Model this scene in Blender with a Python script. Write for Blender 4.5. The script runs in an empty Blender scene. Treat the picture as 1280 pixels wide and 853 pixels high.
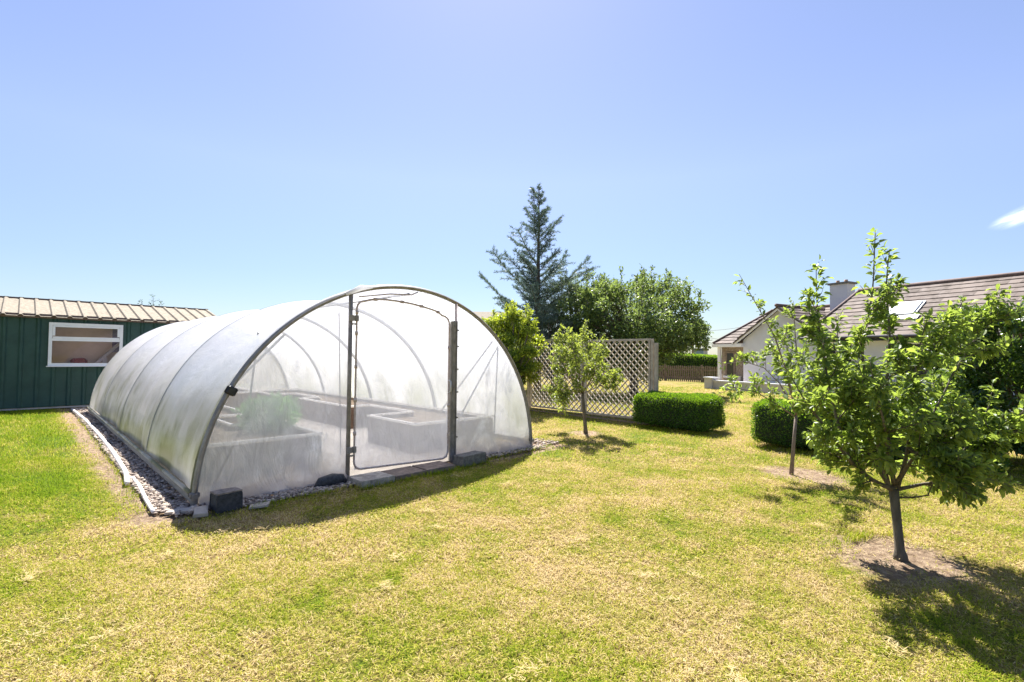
import bpy, math, random
import numpy as np
from mathutils import Vector, Matrix, noise

random.seed(7)
RNG = np.random.default_rng(11)
S = bpy.context.scene
COL = S.collection
rad = math.radians

# ------------------------------------------------------------------ frame
# world: X runs along the tunnel's front, Y along its ridge, Z up. Metres.
FPX, PITCH, ROLL, HEAD = 618.2, rad(1.69), rad(0.58), rad(44.77)
CAM = Vector((-3.601, -5.567, 1.5))
_fh = Vector((math.sin(HEAD), math.cos(HEAD), 0))
_rh = Vector((math.cos(HEAD), -math.sin(HEAD), 0))
FWD = _fh * math.cos(PITCH) + Vector((0, 0, 1)) * math.sin(PITCH)
_up = -_fh * math.sin(PITCH) + Vector((0, 0, 1)) * math.cos(PITCH)
RIGHT = _rh * math.cos(ROLL) + _up * math.sin(ROLL)
UP = -_rh * math.sin(ROLL) + _up * math.cos(ROLL)


def at(x, y, depth):
    """a surveyed point: photo pixel (1280 wide) plus its measured distance"""
    return CAM + (FWD + RIGHT * ((x - 640) / FPX) - UP * ((y - 426.5) / FPX)) * depth


# ------------------------------------------------------------------ materials
def new_mat(name):
    m = bpy.data.materials.new(name)
    m.use_nodes = True
    nt = m.node_tree
    nt.nodes.clear()
    out = nt.nodes.new('ShaderNodeOutputMaterial')
    return m, nt, out


def N(nt, t, **kw):
    n = nt.nodes.new(t)
    for k, v in kw.items():
        if k in n.inputs:
            n.inputs[k].default_value = v
        else:
            setattr(n, k, v)
    return n


def ramp(nt, fac, stops):
    r = nt.nodes.new('ShaderNodeValToRGB')
    el = r.color_ramp.elements
    while len(el) < len(stops):
        el.new(0.5)
    for e, (p, c) in zip(el, stops):
        e.position = p
        e.color = (*c, 1) if len(c) == 3 else c
    nt.links.new(fac, r.inputs[0])
    return r.outputs[0]


def mixc(nt, fac, a, b, mode='MIX'):
    n = nt.nodes.new('ShaderNodeMix')
    n.data_type = 'RGBA'
    n.blend_type = mode
    for i, v in ((0, fac), (6, a), (7, b)):
        if isinstance(v, (int, float)):
            n.inputs[i].default_value = v
        elif isinstance(v, tuple):
            n.inputs[i].default_value = (*v, 1) if len(v) == 3 else v
        else:
            nt.links.new(v, n.inputs[i])
    return n.outputs[2]


def noise_tex(nt, scale, detail=4, rough=0.6, vec=None, dist=0.0):
    n = N(nt, 'ShaderNodeTexNoise', Scale=scale, Detail=detail, Roughness=rough, Distortion=dist)
    if vec is None:
        tc = nt.nodes.new('ShaderNodeTexCoord')
        vec = tc.outputs['Object']
    nt.links.new(vec, n.inputs['Vector'])
    return n.outputs[0]


def world_pos(nt, scale=(1, 1, 1)):
    g = nt.nodes.new('ShaderNodeNewGeometry')
    mp = N(nt, 'ShaderNodeMapping')
    mp.inputs['Scale'].default_value = scale
    nt.links.new(g.outputs['Position'], mp.inputs['Vector'])
    return mp.outputs[0]


def bump(nt, height, strength, dist=0.01):
    b = N(nt, 'ShaderNodeBump', Strength=strength, Distance=dist)
    nt.links.new(height, b.inputs['Height'])
    return b.outputs[0]


def simple(name, c1, c2, scale=8, rough=0.7, metal=0.0, bmp=0.3, bscale=None, stretch=(1, 1, 1), spec=0.4, lo=.3, hi=.7):
    m, nt, out = new_mat(name)
    v = world_pos(nt, stretch)
    f = noise_tex(nt, scale, 6, 0.65, v)
    p = N(nt, 'ShaderNodeBsdfPrincipled', Roughness=rough, Metallic=metal)
    p.inputs['Specular IOR Level'].default_value = spec
    nt.links.new(ramp(nt, f, [(lo, c1), (hi, c2)]), p.inputs['Base Color'])
    if bmp:
        f2 = noise_tex(nt, bscale or scale * 4, 5, 0.7, v)
        nt.links.new(bump(nt, f2, bmp, 0.01), p.inputs['Normal'])
    nt.links.new(p.outputs[0], out.inputs[0])
    return m


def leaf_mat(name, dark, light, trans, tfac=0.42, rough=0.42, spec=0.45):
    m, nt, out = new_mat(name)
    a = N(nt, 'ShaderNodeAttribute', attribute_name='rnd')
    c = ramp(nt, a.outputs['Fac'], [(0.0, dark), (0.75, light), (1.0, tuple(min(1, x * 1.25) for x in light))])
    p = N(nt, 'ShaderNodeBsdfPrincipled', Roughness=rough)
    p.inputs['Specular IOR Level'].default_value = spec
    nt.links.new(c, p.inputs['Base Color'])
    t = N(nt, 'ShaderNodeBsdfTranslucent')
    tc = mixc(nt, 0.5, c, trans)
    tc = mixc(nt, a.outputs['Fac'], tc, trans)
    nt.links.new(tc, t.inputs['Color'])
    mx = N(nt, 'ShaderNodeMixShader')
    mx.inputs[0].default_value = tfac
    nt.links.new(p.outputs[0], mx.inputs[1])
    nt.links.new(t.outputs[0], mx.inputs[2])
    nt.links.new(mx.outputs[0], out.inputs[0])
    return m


def attr_mat(name, stops, rough=0.8, bmp=0.0, bscale=60, spec=0.3, dirt=None):
    m, nt, out = new_mat(name)
    a = N(nt, 'ShaderNodeAttribute', attribute_name='rnd')
    c = ramp(nt, a.outputs['Fac'], stops)
    v = world_pos(nt)
    if dirt:
        f = noise_tex(nt, dirt[0], 5, 0.7, v)
        f = ramp(nt, f, [(0.45, (0, 0, 0)), (0.7, (1, 1, 1))])
        c = mixc(nt, f, c, dirt[1])
    p = N(nt, 'ShaderNodeBsdfPrincipled', Roughness=rough)
    p.inputs['Specular IOR Level'].default_value = spec
    nt.links.new(c, p.inputs['Base Color'])
    if bmp:
        nt.links.new(bump(nt, noise_tex(nt, bscale, 4, 0.7, v), bmp, 0.01), p.inputs['Normal'])
    nt.links.new(p.outputs[0], out.inputs[0])
    return m


def mathn(nt, op, a, b=None, c=None, clamp=False):
    n = nt.nodes.new('ShaderNodeMath'); n.operation = op; n.use_clamp = clamp
    for k, v in enumerate((a, b, c)):
        if v is None:
            continue
        if isinstance(v, (int, float)):
            n.inputs[k].default_value = v
        else:
            nt.links.new(v, n.inputs[k])
    return n.outputs[0]


def sstep(nt, v, lo, hi):
    n = N(nt, 'ShaderNodeMapRange', interpolation_type='SMOOTHSTEP')
    n.inputs['From Min'].default_value = lo; n.inputs['From Max'].default_value = hi
    n.inputs['To Min'].default_value = 0; n.inputs['To Max'].default_value = 1
    nt.links.new(v, n.inputs['Value'])
    return n.outputs[0]


def film_mat(name, clear, stain, white=(0.86, 0.87, 0.9), gloss=0.35, through=0.62, splash=0.0, folds=0.8):
    """milky polythene: part see-through, part diffuse/translucent; streaky dirt and algae"""
    m, nt, out = new_mat(name)
    v = world_pos(nt)
    tr = N(nt, 'ShaderNodeBsdfTransparent', Color=(0.97, 0.975, 1, 1))
    df = N(nt, 'ShaderNodeBsdfDiffuse')
    tl = N(nt, 'ShaderNodeBsdfTranslucent')
    # dirt: blotches plus run-off streaks (stretched down the sheet)
    blot = noise_tex(nt, 1.1, 5, 0.6, v)
    streak = noise_tex(nt, 1.0, 4, 0.65, world_pos(nt, (1.2, 2.2, 0.8)))
    sx = nt.nodes.new('ShaderNodeSeparateXYZ')
    nt.links.new(v, sx.inputs[0])
    low = N(nt, 'ShaderNodeMapRange')
    for k, val in (('From Min', 1.75), ('From Max', 0.45), ('To Min', 0.0), ('To Max', 1.0)):
        low.inputs[k].default_value = val
    nt.links.new(sx.outputs[2], low.inputs['Value'])
    mul = N(nt, 'ShaderNodeMath', operation='MULTIPLY')
    nt.links.new(blot, mul.inputs[0]); nt.links.new(streak, mul.inputs[1])
    sm = ramp(nt, mul.outputs[0], [(0.15, (0, 0, 0)), (0.33, (1, 1, 1))])
    al = N(nt, 'ShaderNodeMath', operation='MULTIPLY')
    nt.links.new(sm, al.inputs[0]); nt.links.new(low.outputs[0], al.inputs[1])
    al2 = N(nt, 'ShaderNodeMath', operation='MULTIPLY')
    al2.inputs[1].default_value = stain
    nt.links.new(al.outputs[0], al2.inputs[0])
    c = mixc(nt, al2.outputs[0], white, (0.27, 0.28, 0.10))
    # soil splashed up the foot of the sheet, smears higher up
    spn = noise_tex(nt, 5.0, 6, 0.75, v)
    spz = mathn(nt, 'MULTIPLY_ADD', spn, 0.7, mathn(nt, 'MULTIPLY', sx.outputs[2], -1.0))
    spl = mathn(nt, 'MULTIPLY', sstep(nt, spz, -.05, .38), splash)
    smr = mathn(nt, 'MULTIPLY', sstep(nt, noise_tex(nt, 1.0, 5, 0.7, world_pos(nt, (2.4, 2.4, 1.1)), .8), .52, .72), splash * .35)
    c = mixc(nt, spl, c, (0.50, 0.44, 0.38))
    fold = noise_tex(nt, 1.0, 5, 0.6, world_pos(nt, (5.0, 1.6, 2.0)), .6)
    fb = bump(nt, fold, folds, .05)
    nt.links.new(fb, df.inputs['Normal']); nt.links.new(fb, tl.inputs['Normal'])
    nt.links.new(c, df.inputs['Color']); nt.links.new(c, tl.inputs['Color'])
    mx = N(nt, 'ShaderNodeMixShader'); mx.inputs[0].default_value = through
    nt.links.new(df.outputs[0], mx.inputs[1]); nt.links.new(tl.outputs[0], mx.inputs[2])
    # clarity varies: scuffs and dust
    sc = noise_tex(nt, 2.2, 6, 0.7, v)
    fine = noise_tex(nt, 55, 3, 0.8, v)
    spk = ramp(nt, fine, [(0.70, (0, 0, 0)), (0.76, (1, 1, 1))])
    cl = N(nt, 'ShaderNodeMapRange')
    for k, val in (('From Min', 0.3), ('From Max', 0.7), ('To Min', 1 - clear - 0.09), ('To Max', 1 - clear + 0.09)):
        cl.inputs[k].default_value = val
    nt.links.new(sc, cl.inputs['Value'])
    ad = N(nt, 'ShaderNodeMath', operation='MULTIPLY_ADD')
    ad.inputs[1].default_value = 0.25
    nt.links.new(spk, ad.inputs[0]); nt.links.new(cl.outputs[0], ad.inputs[2])
    ad2 = N(nt, 'ShaderNodeMath', operation='MULTIPLY_ADD', use_clamp=True)
    ad2.inputs[1].default_value = 0.22
    nt.links.new(al2.outputs[0], ad2.inputs[0]); nt.links.new(mathn(nt, 'MULTIPLY_ADD', spl, .40, mathn(nt, 'ADD', ad.outputs[0], smr)), ad2.inputs[2])
    m2 = N(nt, 'ShaderNodeMixShader')
    nt.links.new(ad2.outputs[0], m2.inputs[0])
    nt.links.new(tr.outputs[0], m2.inputs[1]); nt.links.new(mx.outputs[0], m2.inputs[2])
    gl = N(nt, 'ShaderNodeBsdfGlossy', Roughness=0.30)
    bn = bump(nt, noise_tex(nt, 7, 3, 0.5, v), 0.25, 0.02)
    nt.links.new(bn, gl.inputs['Normal'])
    fr0 = N(nt, 'ShaderNodeFresnel', IOR=1.35)
    fr = N(nt, 'ShaderNodeMath', operation='MULTIPLY'); fr.inputs[1].default_value = gloss
    nt.links.new(fr0.outputs[0], fr.inputs[0])
    m3 = N(nt, 'ShaderNodeMixShader')
    nt.links.new(fr.outputs[0], m3.inputs[0])
    nt.links.new(m2.outputs[0], m3.inputs[1]); nt.links.new(gl.outputs[0], m3.inputs[2])
    nt.links.new(m3.outputs[0], out.inputs[0])
    return m


def lawn_colour(nt):
    """straw and green patches by place; shared by the soil sheet and the blades"""
    v = world_pos(nt)
    big = noise_tex(nt, 0.6, 4, 0.6, v, 0.4)
    mid = noise_tex(nt, 2.6, 5, 0.65, v, 0.3)
    sml = noise_tex(nt, 11, 3, 0.6, v, 0.2)
    g = mathn(nt, 'MULTIPLY_ADD', big, 0.58, mathn(nt, 'MULTIPLY_ADD', mid, 0.54, mathn(nt, 'MULTIPLY_ADD', sml, 0.32, -0.150)))
    # lush, well watered grass along the left of the tunnel
    sx = nt.nodes.new('ShaderNodeSeparateXYZ'); nt.links.new(v, sx.inputs[0])
    xx = mathn(nt, 'MULTIPLY_ADD', mid, 0.8, sx.outputs[0])
    a = sstep(nt, xx, -2.35, -2.8)
    b = mathn(nt, 'MULTIPLY_ADD', sstep(nt, xx, -3.7, -5.0), -0.55, 1.0)
    c = sstep(nt, mathn(nt, 'MULTIPLY_ADD', big, 1.5, sx.outputs[1]), 0.9, 2.6)
    lu = mathn(nt, 'MULTIPLY', mathn(nt, 'MULTIPLY', a, b), c)
    return mathn(nt, 'MULTIPLY_ADD', lu, 0.15, g), v


def soil_mask(nt, v):
    """bare earth round the trees and along the foot of the tunnel, ragged edged"""
    sx = nt.nodes.new('ShaderNodeSeparateXYZ'); nt.links.new(v, sx.inputs[0])
    nz = mathn(nt, 'ADD', noise_tex(nt, 3.2, 5, 0.7, v), -0.5)
    out = None
    for cx_, cy_, rx, ry in ((1.19, -4.93, .60, .52), (3.67, -3.63, .50, .58), (4.33, .34, .36, .36)):
        dx = mathn(nt, 'MULTIPLY', mathn(nt, 'ADD', sx.outputs[0], -cx_), 1 / rx)
        dy = mathn(nt, 'MULTIPLY', mathn(nt, 'ADD', sx.outputs[1], -cy_), 1 / ry)
        d = mathn(nt, 'SQRT', mathn(nt, 'ADD', mathn(nt, 'MULTIPLY', dx, dx), mathn(nt, 'MULTIPLY', dy, dy)))
        m = sstep(nt, mathn(nt, 'MULTIPLY_ADD', nz, 1.1, d), 1.05, .70)
        out = m if out is None else mathn(nt, 'MAXIMUM', out, m)
    # strip left of the tunnel and along its front
    xa = mathn(nt, 'MULTIPLY_ADD', nz, 0.5, sx.outputs[0])
    ya = mathn(nt, 'MULTIPLY_ADD', nz, 0.35, sx.outputs[1])
    m1 = mathn(nt, 'MULTIPLY', mathn(nt, 'MULTIPLY', sstep(nt, xa, -2.98, -2.82), sstep(nt, xa, 3.15, 2.95)), mathn(nt, 'MULTIPLY', sstep(nt, ya, -.42, -.30), sstep(nt, ya, 12.1, 11.9)))
    m1 = mathn(nt, 'MULTIPLY', m1, mathn(nt, 'MAXIMUM', sstep(nt, xa, 2.75, 2.6), sstep(nt, ya, .75, .5)))
    return mathn(nt, 'MAXIMUM', out, m1)


def ground_mat():
    m, nt, out = new_mat('lawn_soil')
    g, v = lawn_colour(nt)
    c = ramp(nt, g, [(0.46, (0.34, 0.255, 0.12)), (0.55, (0.31, 0.25, 0.09)), (0.62, (0.22, 0.22, 0.045)), (0.74, (0.11, 0.18, 0.02))])
    f = noise_tex(nt, 38, 6, 0.75, v)
    fc = ramp(nt, f, [(0.30, (0.35, 0.32, 0.27)), (0.62, (1.2, 1.15, 1.1))])
    c = mixc(nt, 1.0, c, fc, 'MULTIPLY')
    so = ramp(nt, noise_tex(nt, 16, 6, 0.75, v), [(.32, (.13, .085, .055)), (.5, (.30, .215, .145)), (.68, (.50, .385, .27))])
    c = mixc(nt, soil_mask(nt, v), c, so)
    p = N(nt, 'ShaderNodeBsdfPrincipled', Roughness=0.95)
    p.inputs['Specular IOR Level'].default_value = 0.1
    nt.links.new(c, p.inputs['Base Color'])
    nt.links.new(bump(nt, noise_tex(nt, 45, 5, 0.8, v), 1.0, 0.035), p.inputs['Normal'])
    nt.links.new(p.outputs[0], out.inputs[0])
    return m


def blade_mat():
    m, nt, out = new_mat('grass_blades')
    g, v = lawn_colour(nt)
    a = N(nt, 'ShaderNodeAttribute', attribute_name='rnd')
    # a blade is straw or green; the place shifts the balance
    ad = N(nt, 'ShaderNodeMath', operation='MULTIPLY_ADD'); ad.inputs[1].default_value = 0.32
    nt.links.new(a.outputs['Fac'], ad.inputs[0])
    of = N(nt, 'ShaderNodeMath', operation='ADD'); of.inputs[1].default_value = -0.16
    nt.links.new(g, ad.inputs[2]); nt.links.new(ad.outputs[0], of.inputs[0])
    c = ramp(nt, of.outputs[0], [(0.42, (0.68, 0.55, 0.32)), (0.51, (0.60, 0.49, 0.19)), (0.58, (0.47, 0.44, 0.065)),
                                 (0.67, (0.31, 0.36, 0.03)), (0.82, (0.20, 0.30, 0.02))])
    d = N(nt, 'ShaderNodeBsdfDiffuse'); t = N(nt, 'ShaderNodeBsdfTranslucent')
    nt.links.new(c, d.inputs[0]); nt.links.new(c, t.inputs[0])
    mx = N(nt, 'ShaderNodeMixShader'); mx.inputs[0].default_value = 0.45
    nt.links.new(d.outputs[0], mx.inputs[1]); nt.links.new(t.outputs[0], mx.inputs[2])
    nt.links.new(mx.outputs[0], out.inputs[0])
    return m


def glass_mat(name, tint=(0.8, 0.85, 0.9), refl=1.45):
    m, nt, out = new_mat(name)
    tr = N(nt, 'ShaderNodeBsdfTransparent', Color=(*tint, 1))
    gl = N(nt, 'ShaderNodeBsdfGlossy', Roughness=0.03)
    fr = N(nt, 'ShaderNodeFresnel', IOR=refl)
    mx = N(nt, 'ShaderNodeMixShader')
    nt.links.new(fr.outputs[0], mx.inputs[0]); nt.links.new(tr.outputs[0], mx.inputs[1]); nt.links.new(gl.outputs[0], mx.inputs[2])
    nt.links.new(mx.outputs[0], out.inputs[0])
    return m


def stone_wall_mat():
    m, nt, out = new_mat('rubble_stone')
    v = world_pos(nt, (3.2, 3.2, 7.0))
    vo = N(nt, 'ShaderNodeTexVoronoi'); nt.links.new(v, vo.inputs['Vector'])
    vo2 = N(nt, 'ShaderNodeTexVoronoi', feature='DISTANCE_TO_EDGE'); nt.links.new(v, vo2.inputs['Vector'])
    sp = nt.nodes.new('ShaderNodeSeparateColor'); nt.links.new(vo.outputs['Color'], sp.inputs[0])
    c = ramp(nt, sp.outputs[0], [(0.0, (0.16, 0.11, 0.075)), (0.5, (0.27, 0.20, 0.14)), (1.0, (0.36, 0.30, 0.23))])
    e = ramp(nt, vo2.outputs['Distance'], [(0.02, (0, 0, 0)), (0.07, (1, 1, 1))])
    c = mixc(nt, e, (0.40, 0.37, 0.32), c)
    p = N(nt, 'ShaderNodeBsdfPrincipled', Roughness=0.9)
    nt.links.new(c, p.inputs['Base Color']); nt.links.new(bump(nt, e, 0.6, 0.03), p.inputs['Normal'])
    nt.links.new(p.outputs[0], out.inputs[0])
    return m


M = {}
M['ground'] = ground_mat()
M['blade'] = blade_mat()
M['film'] = film_mat('polythene_cover', 0.09, 0.75, (0.90, 0.90, 0.92), 0.32, 0.58, 0.0, 0.40)
M['film_front'] = film_mat('polythene_end', 0.36, 0.22, (0.70, 0.72, 0.80), 0.8, 0.5, 0.8)
M['film_door'] = film_mat('polythene_door', 0.38, 0.12, (0.72, 0.74, 0.82), 0.8, 0.5, 0.55)
M['hoop_shadow'] = leaf_mat('painted_hoop_shadow', (0.20, 0.22, 0.27), (0.26, 0.28, 0.33), (0.3, 0.32, 0.38), 0.35, 0.5, 0.3)  # dark tone of a hoop shading the film from behind
M['galv'] = simple('galvanised_tube', (0.36, 0.37, 0.38), (0.55, 0.56, 0.57), 14, 0.42, 0.35, 0.1)
M['galv_dark'] = simple('weathered_channel', (0.15, 0.135, 0.125), (0.31, 0.29, 0.27), 9, 0.6, 0.0, 0.2)
M['rust'] = simple('rusty_tube', (0.34, 0.25, 0.22), (0.58, 0.52, 0.50), 22, 0.6, 0.0, 0.2)
M['hoop_front'] = simple('dull_grey_tube', (0.17, 0.17, 0.175), (0.30, 0.30, 0.30), 12, 0.45, 0.2, 0.1)
M['black'] = simple('black_plastic', (0.012, 0.013, 0.016), (0.035, 0.036, 0.04), 20, 0.5, 0, 0.2)
M['rail'] = simple('grey_timber_rail', (0.20, 0.19, 0.18), (0.34, 0.33, 0.31), 6, 0.85, 0, 0.4, stretch=(8, 1, 8))
M['pipe'] = simple('white_pipe', (0.72, 0.68, 0.68), (0.85, 0.82, 0.82), 10, 0.4, 0, 0.05)
M['bed_board'] = simple('dark_bed_board', (0.080, 0.048, 0.032), (0.15, 0.095, 0.066), 5, 0.8, 0, 0.3)
M['bed_rim'] = simple('pale_bed_rim', (0.78, 0.75, 0.70), (0.88, 0.86, 0.82), 6, 0.8, 0, 0.2)
M['soil'] = simple('dry_bed_soil', (0.22, 0.16, 0.11), (0.38, 0.29, 0.21), 9, 0.95, 0, 0.8, 60)
M['path'] = simple('pale_grit', (0.50, 0.44, 0.37), (0.68, 0.62, 0.54), 6, 0.95, 0, 0.8, 90)
M['straw_soil'] = simple('bare_straw_soil', (0.27, 0.19, 0.11), (0.46, 0.35, 0.21), 5, 0.95, 0, 0.9, 70)
M['mulch'] = simple('tree_mulch', (0.17, 0.11, 0.07), (0.36, 0.26, 0.18), 12, 0.95, 0, 1.0, 55)
M['stone'] = attr_mat('pebble', [(0, (0.15, 0.115, 0.095)), (0.5, (0.33, 0.27, 0.225)), (1, (0.55, 0.47, 0.40))], 0.85)
M['slab_dark'] = simple('brown_paver', (0.12, 0.09, 0.075), (0.30, 0.23, 0.19), 14, 0.9, 0, 0.8, 60)
M['slab_grey'] = simple('lichened_paver', (0.20, 0.18, 0.16), (0.52, 0.47, 0.41), 18, 0.9, 0, 0.8, 60)
M['concrete'] = simple('dark_concrete_block', (0.085, 0.085, 0.08), (0.24, 0.23, 0.21), 22, 0.92, 0, 0.7, 80)
M['bitumen'] = simple('bitumen_block', (0.012, 0.014, 0.02), (0.07, 0.075, 0.085), 30, 0.6, 0, 0.8, 50)
M['block_top'] = simple('worn_block_top', (0.12, 0.10, 0.09), (0.30, 0.26, 0.24), 25, 0.9, 0, 0.6, 60)
M['offcut'] = simple('pale_tile', (0.36, 0.31, 0.26), (0.52, 0.46, 0.39), 16, 0.85, 0, 0.4)
M['green_steel'] = simple('green_cladding', (0.015, 0.052, 0.046), (0.028, 0.082, 0.068), 3, 0.5, 0, 0.12, 25)
M['roof_sheet'] = simple('lichened_roof_sheet', (0.15, 0.125, 0.092), (0.30, 0.26, 0.20), 6, 0.85, 0, 0.3, 40, (2.5, 1, 1))
M['upvc'] = simple('white_upvc', (0.74, 0.76, 0.80), (0.82, 0.84, 0.86), 3, 0.3, 0, 0.0)
M['glass'] = glass_mat('window_glass', (0.92, 0.88, 0.90))
M['dark_glass'] = simple('dark_window', (0.02, 0.022, 0.025), (0.04, 0.042, 0.045), 2, 0.08, 0, 0)
M['beige_board'] = simple('beige_board', (0.74, 0.58, 0.42), (0.84, 0.68, 0.51), 4, 0.9, 0, 0.1)
M['purple'] = simple('purple_cloth', (0.10, 0.07, 0.16), (0.16, 0.12, 0.24), 5, 0.9, 0, 0.2)
M['red'] = simple('red_cloth', (0.35, 0.03, 0.03), (0.5, 0.06, 0.06), 8, 0.8, 0, 0.1)
M['white_obj'] = simple('white_plank', (0.75, 0.72, 0.68), (0.85, 0.82, 0.78), 8, 0.7, 0, 0.1)
M['trellis'] = simple('weathered_trellis', (0.30, 0.265, 0.215), (0.50, 0.45, 0.38), 7, 0.85, 0, 0.3, 40)
M['picket'] = simple('picket_timber', (0.13, 0.10, 0.075), (0.27, 0.215, 0.165), 7, 0.85, 0, 0.3)
M['bark'] = simple('apple_bark', (0.06, 0.052, 0.038), (0.18, 0.155, 0.12), 18, 0.9, 0, 0.9, 40, (1, 1, 0.35))
M['bark_dark'] = simple('dark_bark', (0.06, 0.05, 0.04), (0.14, 0.115, 0.095), 8, 0.9, 0, 0.7, 30)
M['twig'] = simple('twig_bark', (0.13, 0.10, 0.085), (0.24, 0.19, 0.16), 20, 0.8, 0, 0.2)
M['render'] = simple('white_render', (0.54, 0.55, 0.59), (0.62, 0.63, 0.66), 2, 0.9, 0, 0.2, 60)
M['patio_render'] = simple('grey_render', (0.42, 0.42, 0.43), (0.52, 0.51, 0.51), 3, 0.9, 0, 0.3, 60)
M['paving'] = simple('patio_paving', (0.5, 0.42, 0.37), (0.6, 0.52, 0.46), 3, 0.9, 0, 0.2)
M['fascia'] = simple('white_fascia', (0.72, 0.72, 0.74), (0.80, 0.80, 0.80), 2, 0.5, 0, 0)
M['tile'] = attr_mat('brown_roof_tile', [(0, (0.075, 0.056, 0.046)), (0.5, (0.125, 0.097, 0.083)), (1, (0.20, 0.16, 0.14))], 0.8, 0.2, 40, 0.3, (3.0, (0.20, 0.165, 0.15)))
M['tile_ridge'] = simple('ridge_tile', (0.10, 0.07, 0.065), (0.17, 0.12, 0.11), 6, 0.8, 0, 0.2)
M['gutter'] = simple('black_gutter', (0.015, 0.015, 0.018), (0.03, 0.03, 0.033), 5, 0.4, 0, 0)
M['lead'] = simple('lead_flashing', (0.42, 0.44, 0.47), (0.55, 0.57, 0.60), 6, 0.6, 0.2, 0.1)
M['sky_glass'] = simple('painted_sky_glass', (0.60, 0.64, 0.70), (0.66, 0.70, 0.75), 2, 0.25, 0.0, 0)  # sky reflection put into the pale base colour
M['stonewall'] = stone_wall_mat()
M['pole_wood'] = simple('pole_wood', (0.12, 0.10, 0.08), (0.2, 0.17, 0.14), 6, 0.9, 0, 0.2)
M['wire'] = simple('cable', (0.09, 0.09, 0.1), (0.12, 0.12, 0.13), 3, 0.6, 0, 0)
M['clay'] = simple('clay_pot', (0.30, 0.19, 0.13), (0.42, 0.28, 0.2), 8, 0.85, 0, 0.2)

M['apple_leaf'] = leaf_mat('apple_leaf', (0.026, 0.070, 0.016), (0.105, 0.170, 0.042), (0.46, 0.59, 0.085), 0.50)
M['apple_leaf_b'] = leaf_mat('small_apple_leaf', (0.034, 0.075, 0.020), (0.13, 0.19, 0.040), (0.52, 0.60, 0.08), 0.48)
M['shrub_leaf'] = leaf_mat('dark_shrub_leaf', (0.006, 0.026, 0.012), (0.04, 0.095, 0.024), (0.28, 0.44, 0.04), 0.34, 0.32, 0.6)
M['lime_leaf'] = leaf_mat('lime_shrub_leaf', (0.03, 0.075, 0.018), (0.16, 0.24, 0.028), (0.60, 0.68, 0.05), 0.46)
M['box_leaf'] = leaf_mat('box_hedge_leaf', (0.012, 0.058, 0.009), (0.055, 0.150, 0.014), (0.34, 0.56, 0.02), 0.40, 0.38, 0.5)
M['plum_leaf'] = leaf_mat('round_tree_leaf', (0.024, 0.060, 0.028), (0.10, 0.160, 0.055), (0.36, 0.47, 0.10), 0.40, 0.38, 0.55)
M['silver_leaf'] = leaf_mat('silver_tree_leaf', (0.035, 0.065, 0.04), (0.11, 0.15, 0.085), (0.26, 0.34, 0.13), 0.34)
M['cedar'] = leaf_mat('blue_cedar_needle', (0.032, 0.064, 0.064), (0.105, 0.165, 0.155), (0.19, 0.28, 0.20), 0.28, 0.5, 0.35)
M['hedge_far'] = leaf_mat('far_hedge_leaf', (0.025, 0.075, 0.012), (0.10, 0.21, 0.02), (0.40, 0.62, 0.03), 0.40)
M['bed_leaf'] = leaf_mat('bed_plant_leaf', (0.07, 0.20, 0.05), (0.16, 0.38, 0.09), (0.35, 0.70, 0.12), 0.5)
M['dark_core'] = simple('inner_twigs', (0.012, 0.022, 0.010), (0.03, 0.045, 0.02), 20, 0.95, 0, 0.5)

# ------------------------------------------------------------------ mesh helpers
ROOTLOC = {}


def root_of(o):
    while o.parent:
        o = o.parent
    return o


def link(name, me, parent=None, mat=None, kind=None):
    o = bpy.data.objects.new(name, me)
    COL.objects.link(o)
    if mat is not None:
        me.materials.append(mat)
    if parent is not None:
        o.parent = parent
    if kind:
        o['kind'] = kind
    return o


def origin_for(parent):
    if parent is None:
        return np.zeros(3)
    return np.array(root_of(parent).location)


def np_mesh(name, verts, sizes, idx, mat, parent=None, rnd=None, smooth=False, kind=None):
    """verts (n,3); sizes = corners per face; idx = flat vertex indices"""
    verts = np.asarray(verts, np.float32) - origin_for(parent).astype(np.float32)
    me = bpy.data.meshes.new(name)
    sizes = np.asarray(sizes, np.int32); idx = np.asarray(idx, np.int32)
    me.vertices.add(len(verts)); me.vertices.foreach_set('co', verts.ravel())
    me.loops.add(len(idx)); me.loops.foreach_set('vertex_index', idx)
    me.polygons.add(len(sizes))
    st = np.concatenate([[0], np.cumsum(sizes)[:-1]]).astype(np.int32)
    me.polygons.foreach_set('loop_start', st); me.polygons.foreach_set('loop_total', sizes)
    me.polygons.foreach_set('use_smooth', np.full(len(sizes), bool(smooth)))
    if rnd is not None:
        at_ = me.attributes.new('rnd', 'FLOAT', 'POINT')
        at_.data.foreach_set('value', np.asarray(rnd, np.float32))
    me.update(calc_edges=True)
    return link(name, me, parent, mat, kind)


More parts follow.
